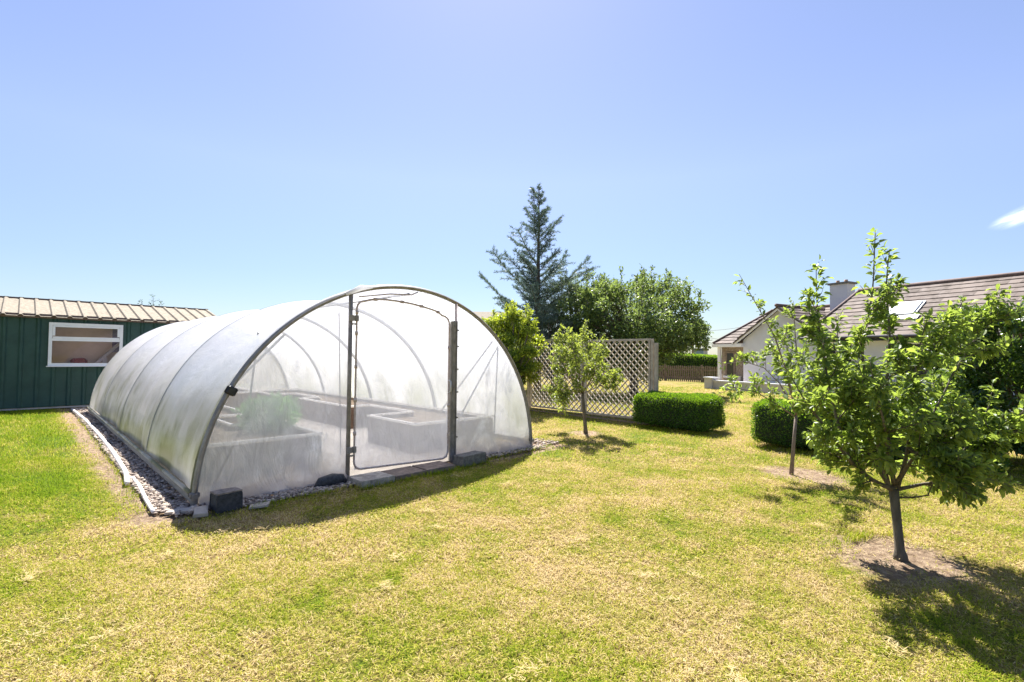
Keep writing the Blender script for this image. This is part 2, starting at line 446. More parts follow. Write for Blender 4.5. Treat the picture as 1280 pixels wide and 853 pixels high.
class MB:
    def __init__(s):
        s.v = []; s.f = []; s.r = []

    def add(s, vs, fs, r=0.5):
        b = len(s.v)
        s.v += [tuple(v) for v in vs]
        s.f += [tuple(i + b for i in f) for f in fs]
        s.r += [r] * len(vs)

    def box(s, c, size, rot=None, r=0.5, bev=0.0, jit=0.0):
        sx, sy, sz = (d / 2 for d in size)
        c = Vector(c)
        R_ = rot if isinstance(rot, Matrix) else (Matrix.Rotation(rot, 3, 'Z') if rot else Matrix.Identity(3))
        if bev <= 0:
            pts = [(-sx, -sy, -sz), (sx, -sy, -sz), (sx, sy, -sz), (-sx, sy, -sz), (-sx, -sy, sz), (sx, -sy, sz), (sx, sy, sz), (-sx, sy, sz)]
            fs = [(0, 3, 2, 1), (4, 5, 6, 7), (0, 1, 5, 4), (1, 2, 6, 5), (2, 3, 7, 6), (3, 0, 4, 7)]
        else:
            b = min(bev, sx * .9, sy * .9, sz * .9)
            pts = []
            for zz, q in ((-sz, 1), (-sz + b, 0), (sz - b, 0), (sz, 1)):
                i = b if q else 0
                for cx_, cy_ in ((-1, -1), (1, -1), (1, 1), (-1, 1)):
                    ax = cx_ * (sx - i); ay = cy_ * (sy - i)
                    pts.append((cx_ * (sx - i - b) if not q else cx_ * (sx - i - b * .5), ay, zz) if cx_ * cy_ > 0 else (ax, cy_ * (sy - i - b) if not q else cy_ * (sy - i - b * .5), zz))
                    pts.append((ax, cy_ * (sy - i - b) if not q else cy_ * (sy - i - b * .5), zz) if cx_ * cy_ > 0 else (cx_ * (sx - i - b) if not q else cx_ * (sx - i - b * .5), ay, zz))
            fs = [tuple(range(7, -1, -1)), tuple(range(24, 32))]
            for k in range(3):
                for j in range(8):
                    fs.append((k * 8 + j, k * 8 + (j + 1) % 8, k * 8 + 8 + (j + 1) % 8, k * 8 + 8 + j))
        if jit:
            pts = [tuple(q + random.uniform(-jit, jit) for q in p_) for p_ in pts]
        s.add([c + R_ @ Vector(p_) for p_ in pts], fs, r)

    def beam(s, a, b, w, h, r=0.5, upv=(0, 0, 1)):
        a = Vector(a); b = Vector(b); d = (b - a)
        L_ = d.length; d.normalize()
        u = Vector(upv)
        x = d.cross(u)
        if x.length < 1e-4:
            x = d.cross(Vector((1, 0, 0)))
        x.normalize(); y = x.cross(d)
        Rm = Matrix((x, d, y)).transposed()
        s.box((a + b) / 2, (w, L_, h), Rm, r)

    def tube(s, pts, rads, n=8, r=0.5, cap=True):
        pts = [Vector(p_) for p_ in pts]
        if not hasattr(rads, '__len__'):
            rads = [rads] * len(pts)
        vs = []; fs = []
        prev = None
        for i, p_ in enumerate(pts):
            t = (pts[min(i + 1, len(pts) - 1)] - pts[max(i - 1, 0)]).normalized()
            if prev is None:
                x = t.cross(Vector((0, 0, 1)))
                if x.length < 0.05:
                    x = t.cross(Vector((1, 0, 0)))
            else:
                x = prev - t * prev.dot(t)
                if x.length < 1e-5:
                    x = t.cross(Vector((1, 0, 0)))
            x.normalize(); prev = x
            y = t.cross(x)
            for k in range(n):
                a = 2 * math.pi * k / n
                vs.append(p_ + (x * math.cos(a) + y * math.sin(a)) * rads[i])
        for i in range(len(pts) - 1):
            for k in range(n):
                fs.append((i * n + k, i * n + (k + 1) % n, (i + 1) * n + (k + 1) % n, (i + 1) * n + k))
        if cap:
            fs.append(tuple(range(n - 1, -1, -1))); fs.append(tuple((len(pts) - 1) * n + k for k in range(n)))
        s.add(vs, fs, r)

    def slab(s, poly, th, r=0.5):
        """planar polygon given thickness th downward along its normal"""
        poly = [Vector(p_) for p_ in poly]
        nrm = (poly[1] - poly[0]).cross(poly[2] - poly[0]).normalized()
        k = len(poly)
        vs = poly + [p_ - nrm * th for p_ in poly]
        fs = [tuple(range(k)), tuple(range(2 * k - 1, k - 1, -1))]
        for i in range(k):
            j = (i + 1) % k
            fs.append((i, i + k, j + k, j))
        s.add(vs, fs, r)

    def build(s, name, mat, parent=None, smooth=False, kind=None):
        sizes = [len(f) for f in s.f]
        idx = [i for f in s.f for i in f]
        o = np_mesh(name, np.array(s.v, np.float32).reshape(-1, 3), sizes, idx, mat, parent, s.r, smooth, kind)
        return o


def smooth_by_angle(o, ang=40):
    me = o.data
    me.polygons.foreach_set('use_smooth', np.ones(len(me.polygons), bool))
    try:
        me.set_sharp_from_angle(angle=rad(ang))
    except Exception:
        pass


def tag(o, label, cat, group=None):
    o['label'] = label; o['category'] = cat
    if group:
        o['group'] = group
    return o


def thing(name, label, cat, loc, group=None):
    o = bpy.data.objects.new(name, None)
    o.empty_display_size = 0.2
    COL.objects.link(o)
    o.location = loc
    return tag(o, label, cat, group)


def recentre(o):
    """put the origin of a lone mesh at its base"""
    me = o.data
    n = len(me.vertices); co = np.empty(n * 3, np.float32); me.vertices.foreach_get('co', co); co = co.reshape(-1, 3)
    c = np.array([(co[:, 0].min() + co[:, 0].max()) / 2, (co[:, 1].min() + co[:, 1].max()) / 2, co[:, 2].min()], np.float32)
    me.vertices.foreach_set('co', (co - c).ravel()); o.location = [float(q) for q in c]
    me.update()
    return o


# ------------------------------------------------------------------ leaves and branches
LEAF_FULL = (np.array([[0, 0, 0], [-.40, .30, .10], [0, .34, 0], [.40, .30, .10], [-.36, .66, .10], [0, .68, -.02], [.36, .66, .10], [0, 1.0, -.10]]),
             [(0, 2, 1), (0, 3, 2), (1, 2, 5, 4), (2, 3, 6, 5), (4, 5, 7), (5, 6, 7)])
LEAF_SIMPLE = (np.array([[0, 0, 0], [-.42, .45, .08], [0, 1.0, 0], [.42, .45, .08]]), [(0, 2, 1), (0, 3, 2)])
NEEDLE = (np.array([[-.5, 0, 0], [.5, 0, 0], [0, 1, 0]]), [(0, 1, 2)])


def leaves_mesh(name, P, D, Nrm, L, W, mat, parent, shape=LEAF_SIMPLE, rnd=None, extra=None):
    """P positions, D blade direction, Nrm approximate face normal, L/W sizes (arrays)"""
    P = np.asarray(P, float); D = np.asarray(D, float); Nrm = np.asarray(Nrm, float)
    n = len(P)
    D /= np.linalg.norm(D, axis=1)[:, None] + 1e-9
    X = np.cross(D, Nrm); X /= np.linalg.norm(X, axis=1)[:, None] + 1e-9
    Z = np.cross(X, D)
    tv, tf = shape
    k = len(tv)
    V = (P[:, None] + X[:, None] * (tv[None, :, 0, None] * np.asarray(W)[:, None, None])
         + D[:, None] * (tv[None, :, 1, None] * np.asarray(L)[:, None, None])
         + Z[:, None] * (tv[None, :, 2, None] * np.asarray(L)[:, None, None])).reshape(-1, 3)
    fi = np.array([i for f in tf for i in f]); sz = np.array([len(f) for f in tf])
    idx = (np.arange(n)[:, None] * k + fi[None]).ravel(); sizes = np.tile(sz, n)
    if rnd is None:
        rnd = RNG.random(n)
    r = np.repeat(rnd, k)
    if extra is not None:
        ev, es, ei = extra
        idx = np.concatenate([idx, np.asarray(ei) + len(V)]); sizes = np.concatenate([sizes, es])
        V = np.concatenate([V, ev]); r = np.concatenate([r, np.zeros(len(ev))])
    return np_mesh(name, V, sizes, idx, mat, parent, r)


def unit(n):
    v = RNG.normal(size=(n, 3))
    return v / np.linalg.norm(v, axis=1)[:, None]


class Tree:
    def __init__(s, seed, wobble=0.16, upb=0.05, leaf_gap=0.05, leaf_len=0.07, leaf_w=0.6, leaf_from=0.15, droop=-0.1):
        s.rng = random.Random(seed)
        s.wood = MB(); s.twig = MB()
        s.P = []; s.D = []; s.Nn = []; s.L = []
        s.wobble = wobble; s.upb = upb; s.gap = leaf_gap; s.ll = leaf_len; s.lw = leaf_w; s.lf = leaf_from; s.droop = droop

    def rv(s):
        return Vector((s.rng.gauss(0, 1), s.rng.gauss(0, 1), s.rng.gauss(0, 1))).normalized()

    def leaf(s, p, axis, scale=1.0):
        side = s.rv(); side -= axis * side.dot(axis)
        if side.length < 1e-3:
            return
        side.normalize()
        d = (side * 0.9 + axis * s.rng.uniform(0.1, 0.9) + Vector((0, 0, s.rng.uniform(-0.35, 0.2) + s.droop))).normalized()
        nn = (Vector((0, 0, 1)) + s.rv() * 0.75).normalized()
        s.P.append(p + d * 0.012); s.D.append(d); s.Nn.append(nn); s.L.append(s.ll * s.rng.uniform(0.45, 1.25) * scale)

    def shoot(s, p, d, length, r0, depth, kids=5, klen=0.45, spread=0.9, leaf_scale=1.0, r_end=None, bare=None):
        """a branch wandering from p along d; children then leaves"""
        n = max(3, int(length / 0.09) if depth < 2 else int(length / 0.13))
        n = min(n, 14)
        pts = [Vector(p)]; dd = Vector(d).normalized()
        for i in range(n):
            dd = (dd + s.rv() * s.wobble + Vector((0, 0, s.upb))).normalized()
            pts.append(pts[-1] + dd * (length / n))
        re = r_end if r_end is not None else max(0.0018, r0 * 0.3)
        rr = [r0 + (re - r0) * i / n for i in range(n + 1)]
        (s.wood if depth >= 2 else s.twig).tube(pts, rr, 7 if depth >= 2 else 4)
        s.dress(pts, rr, depth, kids, klen * length, spread, leaf_scale, bare)
        return pts

    def dress(s, pts, rr, depth, kids, klen, spread, leaf_scale=1.0, bare=None):
        tot = sum((pts[i + 1] - pts[i]).length for i in range(len(pts) - 1))

        def along(t):
            g = t * (len(pts) - 1); i = min(int(g), len(pts) - 2); f = g - i
            return pts[i].lerp(pts[i + 1], f), (pts[i + 1] - pts[i]).normalized(), rr[i] * (1 - f) + rr[i + 1] * f
        if depth > 0:
            for k in range(kids):
                t = 0.18 + 0.8 * (k + s.rng.random()) / kids
                q, ax, r_ = along(t)
                side = s.rv(); side -= ax * side.dot(ax); side.normalize()
                cd = (ax + side * spread * s.rng.uniform(0.7, 1.3) + Vector((0, 0, s.upb * 2))).normalized()
                ln = klen * s.rng.uniform(0.55, 1.2) * (1.28 - 1.0 * t)
                s.shoot(q, cd, ln, max(0.0022, r_ * 0.55), depth - 1 if t < .74 else max(0, depth - 2), max(2, kids - 1), 0.5, spread, leaf_scale)
        lf = s.lf if bare is None else bare
        if depth <= 1:
            m = max(2, int(tot / s.gap))
            for k in range(m):
                t = lf + (1 - lf) * (k + s.rng.random() * 0.6) / m
                q, ax, r_ = along(min(t, 0.999))
                s.leaf(q, ax, leaf_scale)
            for k in range(2):
                s.leaf(pts[-1], (pts[-1] - pts[-2]).normalized(), leaf_scale * 0.8)

    def finish(s, parent, leafm, wood_mat, twig_mat, shape=LEAF_FULL, trunk=None):
        b = len(s.wood.v)
        s.wood.v += s.twig.v; s.wood.r += s.twig.r; s.wood.f += [tuple(i + b for i in f) for f in s.twig.f]
        s.wood.build('trunk', wood_mat, parent, True)
        L = np.array(s.L)
        leaves_mesh('crown', np.array([tuple(v) for v in s.P]), np.array([tuple(v) for v in s.D]), np.array([tuple(v) for v in s.Nn]), L, L * s.lw, leafm, parent, shape)


def foliage_shell(name, parent, mat, centres, count, size, shape=LEAF_SIMPLE, shell=0.55, flat=0.6, wratio=0.55, bias=None):
    """leaves spread through a set of ellipsoid clumps: centres = [(c, (rx,ry,rz))]"""
    vol = np.array([r[0] * r[1] * r[2] for _, r in centres]) ** (2 / 3)
    pick = RNG.choice(len(centres), count, p=vol / vol.sum())
    C = np.array([tuple(c) for c, _ in centres])[pick]; Rr = np.array([r for _, r in centres])[pick]
    u = unit(count)
    rr = shell + (1 - shell) * RNG.random(count) ** 0.7
    rr *= 1 + 0.10 * RNG.normal(size=count)
    P = C + u * Rr * rr[:, None]
    keep = P[:, 2] > 0.03
    P = P[keep]; u = u[keep]; m = len(P)
    D = u * 0.6 + unit(m) * 0.8 + np.array([0, 0, 0.1])
    Nn = np.array([0, 0, 1.0]) * flat + unit(m) * 0.7 + u * 0.4
    L = size * (0.6 + 0.7 * RNG.random(m))
    return leaves_mesh(name, P, D, Nn, L, L * wratio, mat, parent, shape)


# ================================================================== GROUND
def ground():
    # one sheet to the horizon, finer near the garden
    xs = np.concatenate([np.linspace(-400, -14, 14), np.linspace(-12, 30, 85), np.linspace(34, 600, 16)])
    ys = np.concatenate([np.linspace(-200, -10, 10), np.linspace(-8, 30, 77), np.linspace(34, 600, 16)])
    X, Y = np.meshgrid(xs, ys)
    Z = np.zeros_like(X)
    near = (np.abs(X) < 30) & (np.abs(Y) < 30)
    for i in range(X.shape[0]):
        for j in range(X.shape[1]):
            if near[i, j]:
                Z[i, j] = -0.012 + 0.012 * noise.noise((X[i, j] * .7, Y[i, j] * .7, 0))
    V = np.stack([X, Y, Z], -1).reshape(-1, 3)
    h, w = X.shape
    a = (np.arange(h - 1)[:, None] * w + np.arange(w - 1)[None]).ravel()
    idx = np.stack([a, a + 1, a + w + 1, a + w], 1).ravel()
    o = np_mesh('ground', V, np.full(len(a), 4), idx, M['ground'], None, None, True, 'structure')


ground()
HX, HL = 2.378, 10.27           # tunnel half width (=height) and length
APPLE = Vector((1.17, -4.96, 0)); SMALL = Vector((4.33, 0.34, 0)); SAPLING = Vector((3.57, -3.53, 0))


def sheet(name, poly, z, mat, kind='structure', n=24):
    """a flat irregular patch"""
    mb = MB(); mb.add([(x, y, z) for x, y in poly], [tuple(range(len(poly)))])
    return mb.build(name, mat, None, False, kind)


sheet('path', [(-2.36, 0.02), (2.36, 0.02), (2.36, HL), (-2.36, HL)], 0.010, M['path'])
sheet('shed_footing', [(-14, 11.75), (-2.2, 11.75), (2.2, 11.75), (2.2, 12.25), (-14, 12.25)], 0.03, M['path'])
sheet('trellis_soil', [(6.2, -0.2), (6.75, -0.2), (6.75, 4.3), (6.35, 4.3)], 0.007, M['mulch'])


# ------------------------------------------------------------------ grass blades
def grass():
    def field(d0, d1, dens, hgt, wid, tri):
        # wedge in front of the camera between depths d0..d1, plus margins for a sidestep
        area_w = 1.16
        n = int(dens * area_w * 2 * (d1 * d1 - d0 * d0) / 2)
        z = np.sqrt(RNG.random(n) * (d1 * d1 - d0 * d0) + d0 * d0)
        x = (RNG.random(n) * 2 - 1) * area_w * z
        px = CAM.x + _fh.x * z + _rh.x * x; py = CAM.y + _fh.y * z + _rh.y * x
        keep = np.ones(n, bool)
        keep &= ~((np.abs(px) < 2.42) & (py > -0.02) & (py < HL + .1))
        edge = 0.09 * np.sin(py * 3.1) * np.sin(py * 1.3 + 1) + .05 * np.sin(py * 9 + px * 7) + .05 * RNG.normal(size=n)
        keep &= ~((px > -2.84 + edge) & (px < -2.3) & (py > -0.2 + edge) & (py < 11.8) & (RNG.random(n) > 0.05))
        fr = -0.30 + 0.05 * np.sin(px * 2.3 + .4) + .03 * RNG.normal(size=n)
        keep &= ~((px > -2.75) & (px < 2.9) & (py > fr) & (py < 0.05) & (RNG.random(n) > 0.05))
        keep &= ~((np.hypot(px - 2.75, (py - .2) * 1.0) < 0.42 + .08 * RNG.normal(size=n)) & (RNG.random(n) > 0.08))
        for c, rx, ry in ((APPLE, .60, .52), (SAPLING + Vector((.1, -.1, 0)), .50, .58), (SMALL, .36, .36)):
            th = np.arctan2(py - c.y, px - c.x)
            q = np.hypot((px - c.x) / rx, (py - c.y) / ry) + 0.20 * np.sin(th * 3 + 1 + c.x) + .12 * np.sin(th * 7 + c.y) + .08 * np.sin(px * 31) * np.sin(py * 29) + .16 * RNG.normal(size=n)
            keep &= ~((q < .85) & (RNG.random(n) > 0.04))
        keep &= py < 11.7 + 100 * (px > 2.4)
        keep &= ~((px > 6.3) & (px < 6.7) & (py > -0.2) & (py < 4.3))
        # thinner on worn patches, clumpy everywhere
        wv = np.sin(px * 2.1 + 1.3 * np.sin(py * 1.7)) * np.sin(py * 2.4 + 1.1 * np.sin(px * 1.3))
        wv2 = np.sin(px * 9.1 + 2 * np.sin(py * 7.3)) * np.sin(py * 8.7 + 2 * np.sin(px * 6.1))
        keep &= RNG.random(n) < np.clip(0.78 + 0.22 * wv + 0.22 * wv2, 0.15, 1)
        px = px[keep]; py = py[keep]; n = len(px); z = z[keep]
        lush = np.clip((-2.8 - px) / .5, 0, 1) * np.clip((py - .6) / 1.2, 0, 1) * np.clip(1 - (-4.2 - px) / 2, .3, 1)
        rnd = RNG.random(n)
        a = RNG.random(n) * 2 * math.pi
        lean = np.clip(np.where(rnd < 0.45, 1.15 + .25 * RNG.random(n), 0.35 + 0.75 * RNG.random(n)) - .35 * lush, .05, 1.45)   # straw lies flatter
        L = hgt * (0.55 + 0.9 * RNG.random(n)) * (1 + .35 * lush)
        d = np.stack([np.cos(a) * np.sin(lean), np.sin(a) * np.sin(lean), np.cos(lean)], 1)
        s = np.stack([-np.sin(a), np.cos(a), np.zeros(n)], 1) * (wid * (0.6 + .8 * RNG.random(n)))[:, None] / 2
        base = np.stack([px, py, np.full(n, -0.004) + .01 * RNG.random(n)], 1)
        if tri:
            V = np.stack([base - s, base + s, base + d * L[:, None]], 1).reshape(-1, 3)
            k = 3; sizes = np.full(n, 3); idx = np.arange(n * 3)
        else:
            mid = base + d * (L * .55)[:, None]
            tip = mid + (d * .8 + np.stack([np.cos(a), np.sin(a), -0.5 * np.ones(n)], 1) * .5) * (L * .5)[:, None]
            tip[:, 2] = np.maximum(tip[:, 2], 0.003)
            V = np.stack([base - s, base + s, mid + s * .8, mid - s * .8, tip], 1).reshape(-1, 3)
            k = 5; sizes = np.tile([4, 3], n)
            idx = (np.arange(n)[:, None] * 5 + np.array([0, 1, 2, 3, 3, 2, 4])[None]).ravel()
        return V, sizes, idx, np.repeat(rnd, k)
    parts = [field(1.7, 3.6, 15000, 0.025, 0.0035, False), field(3.6, 7, 6200, 0.029, 0.0050, False),
             field(7, 13, 1500, 0.042, 0.010, True), field(13, 26, 320, 0.05, 0.02, True)]
    # loose dry clippings lying in small heaps
    nC = 150
    zc = np.sqrt(RNG.random(nC) * (10 ** 2 - 1.9 ** 2) + 1.9 ** 2); xc = (RNG.random(nC) * 2 - 1) * 1.1 * zc
    cxp = CAM.x + _fh.x * zc + _rh.x * xc; cyp = CAM.y + _fh.y * zc + _rh.y * xc
    okc = (cyp < -.6) | ((cxp > 2.9) & (cyp < 3)); cxp = cxp[okc]; cyp = cyp[okc]; nC = len(cxp)
    m_ = 60; n = nC * m_
    rr_ = np.repeat(.03 + .13 * RNG.random(nC) ** 2, m_); el_ = np.repeat(RNG.random(nC) * 6.28, m_)
    u1 = RNG.normal(size=n) * rr_ * 1.5; u2 = RNG.normal(size=n) * rr_ * .6
    bx = np.repeat(cxp, m_) + u1 * np.cos(el_) - u2 * np.sin(el_); by = np.repeat(cyp, m_) + u1 * np.sin(el_) + u2 * np.cos(el_)
    a = RNG.random(n) * 2 * math.pi; L = .018 + .03 * RNG.random(n)
    d = np.stack([np.cos(a), np.sin(a), .25 * RNG.random(n)], 1); s_ = np.stack([-np.sin(a), np.cos(a), np.zeros(n)], 1) * .0017
    base = np.stack([bx, by, .012 + .02 * RNG.random(n)], 1); tip = base + d * L[:, None]
    parts.append((np.stack([base - s_, base + s_, tip + s_ * .6, tip - s_ * .6], 1).reshape(-1, 3), np.full(n, 4), np.arange(n * 4), np.repeat(.1 - .3 * RNG.random(n), 4)))
    # longer unmown fringe where the mower cannot reach
    segs = [((5.78, .3), (5.78, -1.45), 500), ((5.78, -1.45), (6.8, -1.47), 260), ((5.23, -2.4), (5.23, -5.5), 700), ((5.23, -2.4), (6.4, -2.37), 300),
            ((6.52, .1), (6.52, 4.0), 900), ((-9, 11.72), (-2.9, 11.72), 700), ((-2.76, .2), (-2.72, 2.6), 160), ((-2.70, 2.6), (-2.66, 9), 260), ((-2.0, -.42), (-.9, -.36), 240),
            ((-.9, -.47), (.5, -.46), 420), ((.55, -.45), (1.1, -.38), 160), ((1.1, -.26), (2.7, -.18), 260), ((1.3, -4.62), (1.62, -4.72), 200), ((1.62, -4.72), (1.75, -4.95), 90), ((1.05, -4.55), (1.3, -4.62), 60)]
    P_ = []; 
    for a_s, b_s, n_s in segs:
        g = RNG.random(n_s)[:, None]
        P_.append(np.array(a_s) * (1 - g) + np.array(b_s) * g + RNG.normal(size=(n_s, 2)) * .028)
    P_ = np.concatenate(P_); n = len(P_)
    a = RNG.random(n) * 2 * math.pi; lean = .15 + .6 * RNG.random(n); L = .035 + .055 * RNG.random(n)
    d = np.stack([np.cos(a) * np.sin(lean), np.sin(a) * np.sin(lean), np.cos(lean)], 1)
    s_ = np.stack([-np.sin(a), np.cos(a), np.zeros(n)], 1) * .0026
    base = np.concatenate([P_, np.zeros((n, 1))], 1); mid = base + d * (L * .6)[:, None]
    tip = mid + (d * .7 + np.stack([np.cos(a), np.sin(a), -.3 * np.ones(n)], 1) * .5) * (L * .5)[:, None]
    parts.append((np.stack([base - s_, base + s_, mid + s_ * .8, mid - s_ * .8, tip], 1).reshape(-1, 3), np.tile([4, 3], n),
                  (np.arange(n)[:, None] * 5 + np.array([0, 1, 2, 3, 3, 2, 4])[None]).ravel(), np.repeat(.55 + .55 * RNG.random(n), 5)))
    V = np.concatenate([p_[0] for p_ in parts]); sz = np.concatenate([p_[1] for p_ in parts]); r = np.concatenate([p_[3] for p_ in parts])
    off = 0; ids = []
    for p_ in parts:
        ids.append(p_[2] + off); off += len(p_[0])
    o = np_mesh('grass', V, sz, np.concatenate(ids), M['blade'], None, r, False, 'stuff')
    tag(o, 'short sun-dried lawn of straw and green blades across the whole garden', 'grass')


grass()


# ------------------------------------------------------------------ pebbles
def pebbles(name, spots, label):
    """spots: arrays x,y,size"""
    base = np.array([[1, 0, 0], [-1, 0, 0], [0, 1, 0], [0, -1, 0], [0, 0, 1], [0, 0, -1]], float)
    # subdivided octahedron, 18 verts
    tri = [(0, 2, 4), (2, 1, 4), (1, 3, 4), (3, 0, 4), (2, 0, 5), (1, 2, 5), (3, 1, 5), (0, 3, 5)]
    vs = [tuple(v) for v in base]; cache = {}

    def mid(a, b):
        k = (min(a, b), max(a, b))
        if k not in cache:
            m = (np.array(vs[a]) + np.array(vs[b])); m /= np.linalg.norm(m); vs.append(tuple(m)); cache[k] = len(vs) - 1
        return cache[k]
    f2 = []
    for a, b, c in tri:
        ab, bc, ca = mid(a, b), mid(b, c), mid(c, a)
        f2 += [(a, ab, ca), (ab, b, bc), (ca, bc, c), (ab, bc, ca)]
    tv = np.array(vs); k = len(tv)
    n = len(spots)
    x, y, sz = spots[:, 0], spots[:, 1], spots[:, 2]
    sc = np.stack([sz * (0.8 + .7 * RNG.random(n)), sz * (0.6 + .5 * RNG.random(n)), sz * (0.45 + .35 * RNG.random(n))], 1)
    a = RNG.random(n) * 2 * math.pi
    ca, sa = np.cos(a), np.sin(a)
    T = tv[None] * sc[:, None] * (1 + 0.14 * RNG.normal(size=(n, k, 1)))
    X = T[..., 0] * ca[:, None] - T[..., 1] * sa[:, None] + x[:, None]
    Y = T[..., 0] * sa[:, None] + T[..., 1] * ca[:, None] + y[:, None]
    Z = T[..., 2] + (sc[:, 2] * .5 + RNG.random(n) * .02 + .004)[:, None]
    V = np.stack([X, Y, Z], -1).reshape(-1, 3)
    fi = np.array(f2).ravel()
    idx = (np.arange(n)[:, None] * k + fi[None]).ravel()
    o = np_mesh(name, V, np.full(n * len(f2), 3), idx, M['stone'], None, np.repeat(RNG.random(n), k), True, 'stuff')
    return tag(o, label, 'gravel')


def scatter(n, x0, x1, y0, y1, s0, s1, pw=1.0):
    return np.stack([x0 + (x1 - x0) * RNG.random(n), y0 + (y1 - y0) * RNG.random(n) ** pw, s0 + (s1 - s0) * RNG.random(n)], 1)


pebbles('gravel', np.concatenate([scatter(2600, -2.68, -2.36, -0.05, 4.5, .009, .024), scatter(1500, -2.66, -2.36, 4.5, 11.5, .012, .028)]),
        'loose pale pebbles in the strip between the white pipe and the tunnel side')
pebbles('gravel', np.concatenate([scatter(900, -2.05, -0.85, -0.32, -0.02, .009, .024), scatter(600, 1.1, 2.5, -0.22, 0.0, .009, .022), scatter(150, 2.38, 3.02, -0.08, 0.38, .012, .026), scatter(60, -2.6, -2.2, -.22, 0, .014, .03)]),
        'dark pebbles along the foot of the tunnel front')

# ================================================================== POLYTUNNEL
tun = thing('polytunnel', 'round-topped polytunnel of milky polythene on metal hoops with a door in its front', 'polytunnel', (0, 0, 0))


def ell(t, y, k=1.0):
    return Vector((HX * k * math.cos(t), y, HX * k * math.sin(t)))


def arch_pts(y, n=56, k=1.0, t0=0.0):
    return [ell(t0 + (math.pi - 2 * t0) * i / n, y, k) for i in range(n + 1)]


BAYS = [HL * i / 4 for i in range(5)]
for i, y in enumerate(BAYS):
    mb = MB(); mb.tube(arch_pts(y, 64, 0.9915 if i else 1.0), 0.027 if i == 0 else 0.026, 10)
    h = mb.build('hoop', M['galv'] if i else M['hoop_front'], tun, True)
    if i == 0:
        c = MB(); c.tube(arch_pts(-0.030, 64, 1.0, 0.06), 0.010, 6)
        c.build('clip_band', M['galv_dark'], h, True)
        c = MB(); c.tube(arch_pts(0.034, 64, 1.010, 0.05), 0.011, 6)
        c.build('film_edge', M['film'], h, True)
# cover: sags a little between hoops
def cover():
    nt_ = 84
    V = []
    rows = []
    for b in range(4):
        for g in (0.0, .012, .03, .06, .10, .16, .23, .31, .40, .50, .60, .69, .77, .84, .90, .94, .97, .988):
            rows.append((HL / 4) * (b + g))
    rows.append(HL)
    ny = len(rows) - 1
    for y in rows:
        ph = (y / (HL / 4)) % 1.0
        for i in range(nt_ + 1):
            t = 0.055 + (math.pi - 0.11) * i / nt_
            sag = (4 * ph * (1 - ph)) * .085 * (0.55 + 0.45 * math.sin(t) ** 2)
            tie = min(1, 6 * ph * (1 - ph))
            wr = 0.016 * noise.noise((y * 1.1, t * 3.0, 2.2)) + 0.012 * noise.noise((y * 4 + t * 8, t * 2.0, 7.7)) + .008 * noise.noise((y * 10 - t * 6, t * 2.5, 4.1))
            V.append(ell(t, y, 1.004 - sag / HX + wr * tie / HX))
    w = nt_ + 1
    fs = [(j * w + i, j * w + i + 1, (j + 1) * w + i + 1, (j + 1) * w + i) for j in range(ny) for i in range(nt_)]
    mb = MB(); mb.add(V, fs)
    return mb.build('cover', M['film'], tun, True)


cover()
for y in BAYS[1:4]:  # strips coloured dark for the hoops shading and showing through the film
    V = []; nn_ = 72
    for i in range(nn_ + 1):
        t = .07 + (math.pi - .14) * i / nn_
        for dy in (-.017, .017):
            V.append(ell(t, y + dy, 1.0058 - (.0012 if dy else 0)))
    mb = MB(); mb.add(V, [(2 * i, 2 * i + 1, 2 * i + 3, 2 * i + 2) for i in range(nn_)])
    mb.build('hoop_shadow_strip', M['hoop_shadow'], tun, True)


def zarch(u, k=0.992):
    return HX * math.sqrt(max(0.0, k * k - (u / HX) ** 2))


def end_panel(name, u0, u1, y, mat, zb=None, nu=40, nz=50, skirt=True, seed=0, zfun=None):
    V = []
    for i in range(nu + 1):
        u = u0 + (u1 - u0) * i / nu
        zt = zfun(u) if zfun else zarch(u)
        z0 = zb(u) if callable(zb) else (zb if zb is not None else 0.02)
        z0 = min(z0, zt - 0.002)
        for j in range(nz + 1):
            g = j / nz
            z = z0 + (zt - z0) * g
            d = 0.010 * noise.noise((u * 1.6 + seed, z * 1.1, seed)) + 0.006 * noise.noise((u * 6 + z * 4, z * 2 - u * 3, seed + 5))
            edge = min(1, 6 * g * 1.0, 8 * (1 - g) + .05)
            low = max(0.0, 1 - z / 0.55)
            # pulled folds near the bottom edge
            d += low * 0.060 * noise.noise((u * 3.2 + z * 3.5, z * 1.2 - u * 1.0, seed + 2))
            d += low * 0.028 * noise.noise((u * 9 - z * 6, z * 3, seed + 3))
            yy = y - d * (edge if not skirt else max(edge, low))
            if skirt:
                yy -= 0.10 * max(0, 1 - z / 0.18) ** 2
            V.append((u, yy, z))
    w = nz + 1
    fs = [(i * w + j, (i + 1) * w + j, (i + 1) * w + j + 1, i * w + j + 1) for i in range(nu) for j in range(nz)]
    mb = MB(); mb.add(V, fs)
    return mb.build(name, mat, tun, True)


PL, PR = -0.81, 0.755
end_panel('front_panel', -HX * .985, PL, 0.012, M['film_front'], seed=1.0)
end_panel('front_panel', PR, HX * .985, 0.012, M['film_front'], seed=8.0)
DT = lambda u: 2.235 - 0.085 * ((u + .35) / 0.75) ** 2 if u > -.35 else 2.235 - 0.06 * ((u + .35) / .4) ** 2
end_panel('front_panel', PL, PR, 0.014, M['film_front'], zb=lambda u: DT(u) + 0.0, nz=8, skirt=False, seed=4.0)
end_panel('back_panel', -HX * .985, HX * .985, HL - 0.02, M['film_front'], nu=30, nz=20, skirt=False, seed=9.0)

# door: rounded tube frame with its own sheet
door_loc = tun
dz0 = lambda u: 0.115 - 0.045 * (u + .74) / 1.39
DL, DR = -0.745, 0.652


